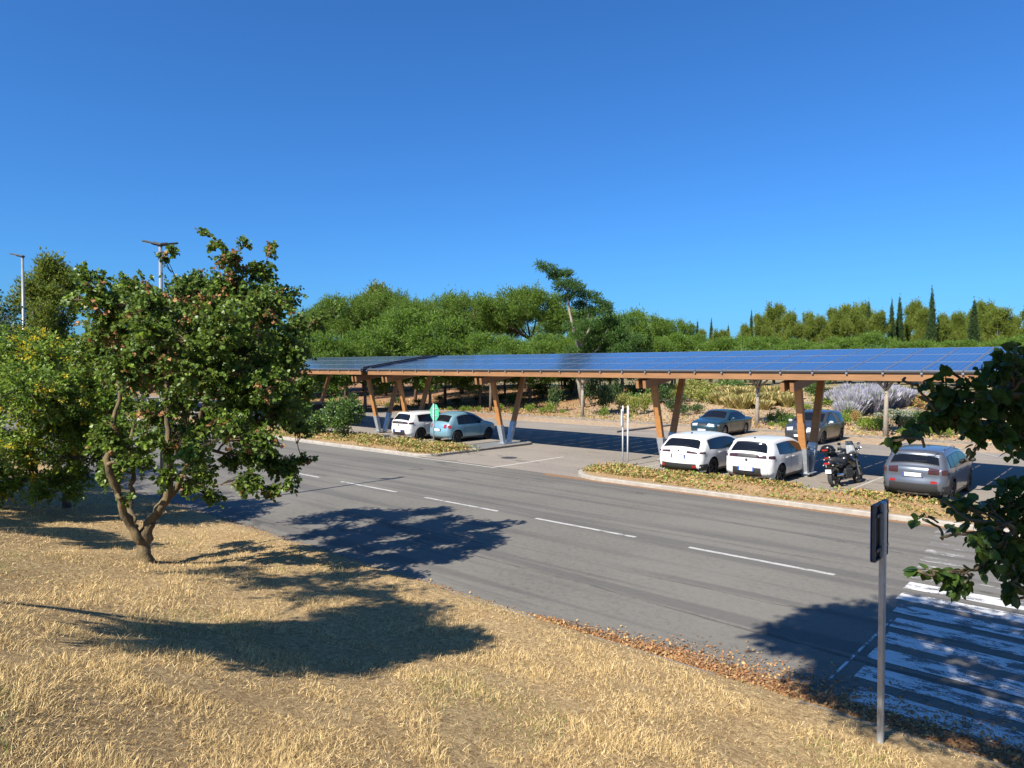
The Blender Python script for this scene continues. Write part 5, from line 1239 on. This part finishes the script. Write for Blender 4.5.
place(Rn, 6.9, [(402, 305, 66, 1.0), (365, 322, 62, 1.0), (430, 328, 64, 1), (480, 330, 66, 1), (530, 335, 68, 1.1), (575, 332, 72, 1), (330, 330, 60, .9), (300, 335, 64, 1.), (610, 333, 70, 1), (655, 335, 80, 1), (690, 333, 92, 1), (722, 336, 86, 1), (445, 312, 70, .9), (270, 330, 70, 1), (622, 302, 66, .75), (600, 315, 68, .8), (545, 331, 74, .9), (562, 333, 72, .9), (505, 334, 74, .9), (640, 328, 78, .9), (672, 330, 84, 1)],
      '%s rounded broadleaf tree from the left behind the carport roof', 'broadleaf trees of the wood behind the carport')
place(Rn, 6.9, [(760, 334, 74, 1.0), (793, 337, 78, 1.1), (845, 335, 80, 1.1), (872, 331, 82, 1.1), (912, 336, 76, 1.2), (955, 338, 82, 1.1), (1000, 336, 84, 1.1), (820, 340, 72, 1), (735, 332, 96, 1), (1040, 330, 84, 1.1)],
      '%s low leafy tree from the left above the right half of the roof', 'low leafy trees above the right of the roof')
Al = [aleppo(21), aleppo(22), aleppo(23)]
place(Al, 10.9, [(789, 314, 100, 1.0), (760, 315, 100, 1.0), (835, 309, 104, 1.1), (878, 312, 98, 1.0), (922, 309, 100, .9), (957, 313, 104, .9), (998, 307, 100, 1.1), (720, 330, 110, 1.4), (1030, 310, 100, 1.2), (774, 304, 105, 1.1), (808, 313, 100, .8), (850, 304, 108, 1.1), (866, 305, 110, 1.0), (912, 303, 106, 1.0), (984, 302, 108, 1.1), (818, 316, 106, .9), (942, 316, 100, .9), (970, 312, 108, 1), (1014, 318, 104, 1), (830, 322, 112, 1), (940, 324, 112, 1.2), (896, 320, 112, 1), (962, 322, 104, 1.0), (745, 326, 112, .9), (700, 330, 115, 1), (382, 287, 88, 1.35)],
      '%s yellowish pine from the left on the skyline', 'yellowish pines on the skyline')
Cy = [cypress(31), cypress(32)]
place(Cy, 11.6, [(697, 322, 115, .8), (711, 321, 115, .8), (728, 326, 125, .8), (751, 313, 112, .75), (868, 302, 104, .7), (891, 302, 100, .8), (899, 298, 102, .85), (931, 291, 98, .85), (973, 301, 96, 1.15), (1012, 318, 110, 1.0), (816, 325, 110, 1.0), (757, 320, 115, .8)],
      '%s dark pointed cypress from the left on the skyline', 'cypresses on the skyline')
fe = feathery(); p = W(575, 352, 62); gz = ground_z(p.x, p.y); fe.location = (p.x + .65, p.y + .45, gz); fe.rotation_euler = (0, 0, rad(42.35)); fe.scale = (0.92, 1.1, 0.985)
tag(fe, 'tall leaning tree with open feathery crown rising above the others behind the carport', 'tree')
# pale pine at the far left, and fill behind the near tree
place(Al, 10.9, [(47, 260, 70, 1.45), (95, 330, 82, 1.3)], '%s big pale pine from the left edge behind the single-headed lamp', 'pines at the far left')
place(Rn, 6.9, [(60, 335, 110, 1.5), (110, 338, 115, 1.5), (165, 336, 110, 1.5), (205, 334, 100, 1.5), (240, 334, 90, 1.3), (20, 340, 110, 1.5)], '%s distant tree from the left seen through gaps in the near tree', 'distant trees beyond the left carport')
place(Rn, 6.9, [(x_, 349 + (k_ * 5) % 7, 84 + (k_ * 7) % 12, 1.5) for k_, x_ in enumerate(range(285, 740, 26))], '%s low dark-stemmed understory tree from the left beneath the umbrella pines', 'understory trees beneath the umbrella pines')
# --- small trees at the far kerb (explicit base position)
def kerbtree(mesh_src, px, basepy_dep, h, label, wf=1.0, sx=None):
    pass
def smalltree(seed, x, y, h, r, zc, label, bark='bark_pale', mat='lf_feather', n=5500):
    g = np.random.default_rng(seed); cl = []
    for _ in range(16):
        d = rnd3(1, g)[0]; cl.append(((d[0] * r * .6, d[1] * r * .6, zc + d[2] * (h - zc) * .55), (r * .38, r * .38, r * .26)))
    t = proto('young_tree', 'tree', cl, n, 0.22, [M[mat], M['lf_oak']], [0.8, 0.2], M[bark], limbs_to(cl, (0.02, 0, zc * .62), (0, 0, -0.2), 0.155))
    t.location = (x, y, ground_z(x, y)); tag(t, label); return t
smalltree(41, -32.9, 44.2, 4.7, 1.9, 3.9, 'young tree with a pale trunk behind the white posts, in the far bed', n=5000)
smalltree(42, -19.0, 44.3, 4.9, 2.2, 4.0, 'young tree with grey trunk and dark crown between the teal and graphite cars')
smalltree(43, -11.1, 43.0, 4.9, 1.9, 4.1, 'young tree with a pale trunk in front of the lavender')
smalltree(44, -42.6, 44.0, 5.0, 2.2, 4.2, 'young tree with thin dark trunk in the far bed at left', 'bark_grey')
smalltree(45, -58.6, 21.4, 4.6, 1.7, 3.4, 'small dark forked tree on the verge, seen through the multi-stemmed tree', 'bark_grey', 'lf_shrub')
smalltree(46, -4.0, 44.0, 5.0, 2.0, 4.1, 'young tree in the far bed behind the dark hanging branch')

# ------------------------------------------------------------------ shrubs and bedding
def shrubproto(seed, name, mats, w, r=1.0, h=1.0, n=900, size=0.12, up=0.5, tmpl=T_DIA, stem='bark_grey'):
    g = np.random.default_rng(seed); cl = []
    for _ in range(10):
        a = g.uniform(0, 2 * PI); q = g.uniform(0, .6) * r
        cl.append(((q * math.cos(a), q * math.sin(a), h * g.uniform(.3, .72)), (r * .42, r * .42, h * .30)))
    t = empty(name); tb = MB()
    for c, _ in cl[:5]: tb.tube([(0, 0, -0.05), (c[0] * .5, c[1] * .5, c[2] * .5), c], [0.03, 0.02, 0.01], 5)
    tb.build('stems', M[stem], t)
    C, D, S = crown_cloud(cl, n, size, 0.3, up); C[:, 2] = np.maximum(C[:, 2], 0.03)
    V, F, k = leaf_arrays(C, D, S, tmpl, flat=0.3); K = RNG.choice(len(mats), len(C), p=w)
    np_mesh('foliage', V, F, [M[m] for m in mats], t, np.repeat(K, k)); return t
def spikeproto(seed, name, mats, w, r, h, n, wid=0.02, spread=0.5):
    t = empty(name); g = np.random.default_rng(seed)
    a = g.uniform(0, 2 * PI, n); q = np.sqrt(g.random(n)) * r * 0.35
    C = np.stack([q * np.cos(a), q * np.sin(a), np.zeros(n)], 1); b_ = a + g.normal(size=n) * .5
    D = np.stack([np.cos(b_) * spread * g.random(n), np.sin(b_) * spread * g.random(n), np.ones(n)], 1)
    S = h * g.uniform(.6, 1.1, n); tm = (np.array([[0, .5, 0], [0, -.5, 0], [1.0, 0, 0], [.72, 1.6, 0], [.72, -1.6, 0]]) * np.array([1, wid / h, 1]), np.array([[0, 1, 2], [3, 4, 2]]))
    V, F, k = leaf_arrays(C, D, S, tm, flat=0.1); K = g.choice(len(mats), n, p=w)
    np_mesh('foliage', V, F, [M[m] for m in mats], t, np.repeat(K, k)); return t
SH = {'green': shrubproto(51, 'shrub', ['lf_shrub', 'lf_oak'], [.7, .3]), 'dark': shrubproto(52, 'shrub', ['lf_cypress', 'lf_shrub'], [.6, .4]), 'lime': shrubproto(53, 'shrub', ['lf_lime', 'weed'], [.6, .4]),
      'golden': shrubproto(54, 'shrub', ['lf_olive', 'lf_lime'], [.7, .3], n=1000, size=.13, up=1.0), 'silver': shrubproto(55, 'shrub', ['lf_silver'], [1.0], h=.7), 'rust': shrubproto(56, 'shrub', ['lf_rust', 'lf_olive'], [.6, .4], up=1.0),
      'lav': spikeproto(57, 'lavender_bush', ['lf_lav', 'lf_silver'], [.75, .25], 1.0, 1.0, 1500, 0.028, 1.0), 'grass': spikeproto(58, 'ornamental_grass', ['lf_olive', 'straw'], [.7, .3], 1.0, 1.0, 1100, .03, .9)}
KN = {'green': 'green leafy shrub', 'dark': 'dark green shrub', 'lime': 'bright lime green shrub', 'golden': 'golden olive shrub', 'silver': 'low silver-grey shrub', 'rust': 'rusty brown shrub', 'lav': 'pale violet lavender bush', 'grass': 'tuft of pale feathery grass'}
def hit(px, py):
    """where the sight line of this bearing meets the terrain"""
    d = 4.0
    while d < 200:
        p = W(px, py, d)
        if p.y > 8.4 and p.z <= ground_z(p.x, p.y) + 0.0: return p
        d += 0.15
    return p
cnt = {}
plan = []
def shrubs(kind, lst, zone):
    for px, py, r, h in sorted(lst): plan.append((kind, zone, px, py, r, h))
# far bed, base pixel (px, py), radius, height in metres
shrubs('dark', [(556, 412, .9, 2.3), (604, 413, 1.2, 2.4), (615, 405, 1.2, 2.2), (590, 405, 1.2, 2.6), (641, 400, 1.3, 2.0)], 'behind the white posts')
shrubs('green', [(512, 404, 1.0, 1.2), (542, 399, 1.6, 2.2), (635, 408, .9, 1.5), (570, 395, 1.3, 1.8), (655, 404, 1.2, 1.6)], 'behind the entrance gap')
shrubs('lime', [(528, 413, .7, .8), (552, 413, .7, .9), (563, 414, .4, .4), (541, 414, .6, .6), (604, 418, .6, .9), (630, 419, .3, .4), (500, 412, .7, .7), (513, 414, .7, .6)], 'along the far kerb at centre')
shrubs('golden', [(634, 415, .9, 1.5), (645, 413, .8, 1.6), (622, 410, 1.0, 1.4), (612, 402, 1.1, 1.4), (633, 398, 1.3, 1.3)], 'in the bed behind the white posts')
shrubs('golden', [(678, 402, 1.6, 1.1), (690, 399, 1.8, 1.2), (702, 402, 1.6, 1.1), (715, 404, 1.4, 1.0), (672, 395, 1.8, 1.2), (697, 393, 2, 1.3), (712, 396, 2, 1.2)], 'on the slope behind the teal saloon')
shrubs('grass', [(722, 405, 1.3, 1.1), (733, 408, 1.2, 1.0), (743, 409, 1.3, 1.1), (752, 407, 1.4, 1.1), (728, 399, 1.6, 1.2), (741, 401, 1.6, 1.2), (768, 406, 1.3, 1.1), (780, 405, 1.3, 1.1), (790, 407, 1.2, 1.0), (774, 400, 1.5, 1.2), (788, 399, 1.5, 1.1), (756, 399, 1.6, 1.2), (765, 410, 1.0, .8)], 'behind the teal saloon')
shrubs('dark', [(672, 412, 1.0, .9), (684, 416, .9, .9), (696, 414, .9, .8), (664, 404, 1.4, 1.6), (680, 405, 1.0, 1.0)], 'in the shade left of the teal saloon')
shrubs('green', [(772, 424, .5, .9), (780, 425, .4, 1.2), (785, 424, .6, .9), (790, 426, .5, .9), (724, 393, 1.2, 1.5), (737, 392, 1.2, 1.5), (815, 396, 1.4, 1.6)], 'between the two far-row cars')
shrubs('lime', [(784, 428, .4, .4), (771, 427, .3, .35), (820, 404, 1.6, .6), (834, 406, 1.6, .6), (805, 410, 1.2, .5), (850, 421, .9, .9), (868, 431, .7, .9), (862, 430, .6, .8), (876, 431, .6, .7), (846, 425, .7, .8), (884, 428, .7, .6)], 'around the graphite car in the far bed')
shrubs('lav', [(848, 412, 1.3, 1.5), (856, 416, 1.3, 1.6), (862, 410, 1.5, 1.7), (872, 413, 1.4, 1.7), (882, 410, 1.5, 1.7), (873, 404, 1.6, 1.6), (855, 404, 1.7, 1.6), (840, 406, 1.3, 1.3), (892, 408, 1.4, 1.5), (902, 407, 1.3, 1.4), (911, 406, 1.2, 1.2), (889, 402, 1.5, 1.4), (846, 420, 1.0, 1.3)], 'right of the graphite car')
shrubs('silver', [(895, 414, 1.2, .5), (905, 416, 1.2, .5), (915, 417, 1.2, .5), (900, 420, 1.1, .5), (912, 421, 1.1, .5), (924, 418, 1.2, .5), (884, 418, 1.0, .5)], 'on the low slope right of the lavender')
shrubs('rust', [(921, 408, 1.2, 1.0), (928, 411, 1.2, 1.0), (934, 412, 1.1, .9), (855, 424, .5, .9), (697, 386, 1.4, 1.0)], 'near the lavender bank')
shrubs('dark', [(899, 430, .5, 1.0), (918, 427, .6, 1.0), (880, 426, .6, .5)], 'at the foot of the lavender bank')
shrubs('grass', [(908, 431, .5, .9), (927, 429, .5, 1.0), (935, 432, .5, .9), (851, 420, .5, 1.1)], 'below the silver-grey plants')
shrubs('lime', [(905, 436, .5, .5), (930, 436, .6, .5), (945, 438, .6, .6), (960, 436, .8, .9), (985, 436, .8, .9), (1012, 438, .8, .9)], 'by the far kerb at right')
shrubs('dark', [(330, 398, 1.4, 1.5), (352, 402, 1.2, 1.0), (440, 402, 1.0, .7), (478, 402, .9, .6), (455, 404, .8, .6), (420, 405, 1.0, .6), (395, 404, 1.1, .7), (500, 402, .9, .8)], 'on the bank behind the left struts')
shrubs('lime', [(470, 412, .5, .5), (462, 412, .5, .5), (478, 412, .5, .5), (450, 411, .4, .4), (406, 408, .4, .4), (345, 410, .5, .4), (365, 410, .5, .3)], 'by the kerb behind the left struts')
from collections import Counter
tot = Counter((k, z) for k, z, *_ in plan); seen = Counter()
for kind, zone, px, py, r, h in plan:
    p = hit(px, py); p.y = max(p.y, 42.1 + r * 0.4) if p.y > 30 else p.y
    o = copy_tree(SH[kind]); o.location = (p.x, p.y, ground_z(p.x, p.y)); o.scale = (r, r, h); o.rotation_euler = (0, 0, random.uniform(0, 6.28))
    i = seen[(kind, zone)]; seen[(kind, zone)] += 1
    nm = (ordw(i) + ' ' + KN[kind] + ' from the left, ' + zone) if tot[(kind, zone)] > 1 else (KN[kind] + ' ' + zone)
    tag(o, nm, {'lav': 'lavender', 'grass': 'ornamental grass'}.get(kind, 'shrub'), KN[kind].split()[-1] + 's ' + zone)
for k, t in SH.items(): drop([t])
# big rounded shrubs on the near verge of the car park
def bigshrub(x, y, r, h, label, seed, n=4200):
    g = np.random.default_rng(seed); cl = []
    for _ in range(22):
        d = rnd3(1, g)[0]; cl.append(((d[0] * r * .62, d[1] * r * .62, h * .5 + d[2] * h * .34), (r * .34, r * .34, r * .30)))
    t = proto('rounded_shrub', 'shrub', cl, n, 0.15, [M['lf_shrub'], M['lf_oak']], [.7, .3], M['bark_grey'], limbs_to(cl, (0, 0, .3), (0, 0, -.1), .06), T_DIA)
    t.location = (x, y, .1); tag(t, label)
bigshrub(-32.4, 22.0, 1.2, 2.3, 'big rounded glossy green shrub on the verge left of the first free V strut', 61)
bigshrub(-36.6, 21.6, 1.1, 2.2, 'dark rounded shrub on the verge partly masked by the near tree', 62)
bigshrub(-34.4, 21.6, 0.7, 1.3, 'smaller dark shrub between the two rounded shrubs on the verge', 63, 1400)

# ------------------------------------------------------------------ ground cover (stuff)
def groundcover(name, pts, kinds, w, size, mats, label, up=0.35, tmpl=T_DIA):
    C = np.array(pts); n = len(C)
    D = rnd3(n) * np.array([1, 1, .6]) + np.array([0, 0, up]); S = size * RNG.uniform(.5, 1.3, n)
    V, F, k = leaf_arrays(C, D, S, tmpl, flat=0.6); K = RNG.choice(len(mats), n, p=w)
    o = np_mesh(name, V, F, mats, None, np.repeat(K, k)); tag(o, label, 'ground cover', None, 'stuff'); return o
def patches(xr, yr, n, npatch, seed, sig=0.35, height=0.14, z=0.10):
    g = np.random.default_rng(seed); out = []
    cx = g.uniform(xr[0], xr[1], npatch); cy = g.uniform(yr[0], yr[1], npatch); s = g.uniform(.4, 1.3, npatch) * sig
    for i in range(n):
        k = g.integers(npatch); x = cx[k] + g.normal() * s[k] * 1.3; y = cy[k] + g.normal() * s[k] * 0.6
        if yr[0] - .1 < y < yr[1] + .25 and x > xr[0]: out.append((x, y, z + g.random() * height * (0.5 + s[k])))
    return out
M['cover'] = leafmat('cover_leaf', (0.10, 0.15, 0.025), (0.22, 0.27, 0.06), .25, .5, .3)
M['cover_y'] = leafmat('cover_leaf_dry', (0.28, 0.22, 0.07), (0.42, 0.30, 0.12), .2, .6, .2)
gm = [M['cover'], M['cover_y'], M['straw_dull'], M['lf_rust']]
P1 = patches((-15.6, 2), (22.1, 22.5), 5200, 26, 71) + patches((-15.5, -12.5), (20.7, 22.3), 3800, 22, 72, .4) + patches((-13, 4), (20.1, 22.2), 3500, 60, 73, .3, .06)
groundcover('ground_cover', P1, None, [.38, .24, .26, .12], .10, gm, 'low yellow-green and dry ground cover on the right-hand verge before the parked cars')
P2 = patches((-33, -23.4), (21.0, 22.8), 7500, 40, 74, .42, .28) + patches((-60, -33), (21.6, 22.9), 4200, 40, 75, .5, .2) + patches((-40, -23.2), (20.1, 21.5), 2500, 40, 76, .35, .07)
groundcover('ground_cover', P2, None, [.42, .24, .24, .10], .11, gm, 'green and golden ground cover on the left-hand verge around the stop sign')
def scatter(xr, yr, n, seed, z=0.06):
    g = np.random.default_rng(seed); x = g.uniform(*xr, n); y = g.uniform(*yr, n)
    return np.stack([x, y, np.array([max(ground_z(a, b_), 0) for a, b_ in zip(x, y)]) + 0.02 + g.random(n) * z], 1)
P3 = np.concatenate([scatter((-75, 5), (42, 47), 8000, 77, .12), scatter((-60, -8), (47, 66), 12000, 78, .15)])
groundcover('bed_litter', P3, None, [.18, .22, .35, .25], .16, gm, 'dry litter and sparse low plants scattered over the far beds')
P4 = [(x, y, .1 + 0.05 * RNG.random()) for x, y in zip(RNG.uniform(-16, 6, 16000), RNG.uniform(19.95, 22.9, 16000))] + [(x, y, .1 + 0.05 * RNG.random()) for x, y in zip(RNG.uniform(-60, -23.3, 15000), RNG.uniform(19.95, 22.9, 15000))]
P4 = [p_ for p_ in P4 if not (-16.4 < p_[0] < -15.6) and not (p_[0] > -17 and p_[1] > 22.4) and not (-16.4 < p_[0] < -14.2 and p_[1] < 21.0)]
groundcover('verge_dry_grass', P4, None, [1.0], .10, [M['straw_dull']], 'matted dry grass on both verges of the car park', tmpl=T_NEEDLE)
g_ = np.random.default_rng(91); n_ = 9000
lx = -7.2 + 9.2 * g_.random(n_) ** 0.8; ly = 8.22 + np.abs(g_.normal(size=n_)) * 0.42 * np.clip((lx + 7.6) / 3.5, .15, 1.1)
lx2 = g_.uniform(-26, 2, 1500); ly2 = 8.22 + np.abs(g_.normal(size=1500)) * .10
LL = [(a_, b_, 0.008 + 0.012 * g_.random()) for a_, b_ in zip(np.concatenate([lx, lx2]), np.concatenate([ly, ly2]))]
groundcover('leaf_litter', LL, None, [.3, .3, .4], .045, [M['lf_rust'], M['lf_dead'], M['straw_dull']], 'rusty dry leaf litter swept along the near kerb', up=0.02)
# grass and straw on the near bank
def bank_grass():
    g = np.random.default_rng(81); n = 680000
    r = np.exp(g.uniform(math.log(2.6), math.log(34), n)); a = rad(132.35) + g.uniform(rad(-47), rad(47), n)
    x = r * np.cos(a); y = r * np.sin(a)
    k = (y < 8.12 + 0.05 * np.sin(x * 3) + 0.10 * g.random(n)) & (y > -6); x = x[k]; y = y[k]; r = r[k]; n = len(x)
    # patchiness: trampled lanes and tufts
    pat = np.sin(x * 2.1 + 2 * np.sin(y * 1.7)) * np.sin(y * 2.9 + 1.5 * np.sin(x * 1.3)) + 0.5 * np.sin(x * 6.1 + y * 3.3) * np.sin(y * 7.3 - x * 2)
    keep = g.random(n) < np.clip(0.70 + 0.30 * pat, 0.3, 1); hole = (np.sin(x * 1.9 + np.sin(y * 3.1)) * np.sin(y * 2.3 + 1 + np.sin(x * 2.7)) > .72) & (g.random(n) < .8); keep &= ~hole
    x = x[keep]; y = y[keep]; r = r[keep]; pat = pat[keep]; n = len(x)
    z = np.array([ground_z(a_, b_) for a_, b_ in zip(x, y)]) - 0.005
    # combed direction field: mowing leaves it lying downhill
    th = g.normal(size=n) * 2.0 + 1.1 + np.sin(x * 1.1) * .7
    lay = np.clip(1.7 - 0.9 * pat + g.normal(size=n) * .9, .2, 5)
    edge = np.clip((8.3 - y) / 0.8, .35, 1)
    D = np.stack([np.cos(th) * lay, np.sin(th) * lay, np.ones(n)], 1); D /= np.linalg.norm(D, axis=1, keepdims=True)
    S = g.uniform(.025, .085, n) * (1 + .35 * np.clip(pat, -1, 1)) * edge
    wdt = (0.0018 + 0.00036 * r)
    tv = np.array([[0, .5, 0], [0, -.5, 0], [.55, .35, .10], [.55, -.35, .10], [1, 0, -.02]])
    side = np.cross(g.normal(size=(n, 3)) * .5 + np.array([0, 0, .6]), D); side /= np.linalg.norm(side, axis=1, keepdims=True); nor = np.cross(D, side)
    C = np.stack([x, y, z], 1)
    V = C[:, None] + tv[None, :, 0:1] * (S[:, None] * D)[:, None] + tv[None, :, 1:2] * (wdt[:, None] * side)[:, None] + tv[None, :, 2:3] * (S[:, None] * nor)[:, None]
    F = np.array([[0, 1, 3], [0, 3, 2], [2, 3, 4]])[None] + (np.arange(n) * 5)[:, None, None]
    u = g.random(n); K = np.where(u < .52 + .26 * pat, 0, 1)
    weed = (np.sin(x * .9 + 3) * np.sin(y * 1.3 + x * .4) > .55) & (g.random(n) < .22); K = np.where(weed, 2, K)
    o = np_mesh('dry_grass', V.reshape(-1, 3), F.reshape(-1, 3), [M['straw'], M['straw_dull'], M['weed']], None, np.repeat(K, 3))
    tag(o, 'mown sun-bleached straw and dry grass covering the near bank', 'grass', None, 'stuff')
bank_grass()
for s in (U, Rn, Al, Cy): drop(s)

# ------------------------------------------------------------------ sky, sun, camera
w = bpy.data.worlds.new('World'); sc.world = w; w.use_nodes = True
t = w.node_tree; bg = t.nodes['Background']
sky = t.nodes.new('ShaderNodeTexSky'); sky.sky_type = 'NISHITA'; sky.sun_disc = False
EL = 43.0
dx, dy = 0.0, 1.0
sky.sun_elevation = rad(EL); sky.sun_rotation = rad(180 + math.degrees(math.atan2(dx, dy)))
sky.altitude = 100; sky.air_density = 1.0; sky.dust_density = 0.2; sky.ozone_density = 3.5
hs = t.nodes.new('ShaderNodeHueSaturation'); hs.inputs['Saturation'].default_value = 1.0; hs.inputs['Value'].default_value = 1.0
sky.dust_density = 1.1
mu = t.nodes.new('ShaderNodeMix'); mu.data_type = 'RGBA'; mu.blend_type = 'MULTIPLY'; mu.inputs[0].default_value = 1.0; mu.inputs[7].default_value = (0.32, 0.765, 1.27, 1)
t.links.new(sky.outputs[0], mu.inputs[6]); t.links.new(mu.outputs[2], hs.inputs['Color']); t.links.new(hs.outputs[0], bg.inputs['Color'])
bg.inputs['Strength'].default_value = 0.064
sl = bpy.data.lights.new('sun', 'SUN'); sl.energy = 5.0; sl.angle = rad(0.55); sl.color = (1.0, 0.93, 0.82)
so = bpy.data.objects.new('sun', sl); COL.objects.link(so)
d = Vector((dx, dy, -math.tan(rad(EL)) * math.hypot(dx, dy))).normalized()
so.rotation_euler = d.to_track_quat('-Z', 'Y').to_euler(); so.location = (0, 0, 30)
cam = bpy.data.cameras.new('camera'); co = bpy.data.objects.new('camera', cam); COL.objects.link(co)
cam.sensor_width = 36; cam.lens = FPX / 1024 * 36; cam.clip_end = 5000; cam.clip_start = 0.05
pitch = math.degrees(math.atan((384 - 367) / FPX))
co.location = (0, 0, CAM_H); co.rotation_euler = (rad(90 - pitch), 0, math.asin(CS))
sc.camera = co
sc.view_settings.view_transform = 'Standard'; sc.view_settings.look = 'None'; sc.view_settings.gamma = 1; sc.view_settings.exposure = 1.08
sc.render.resolution_x = 1024; sc.render.resolution_y = 768
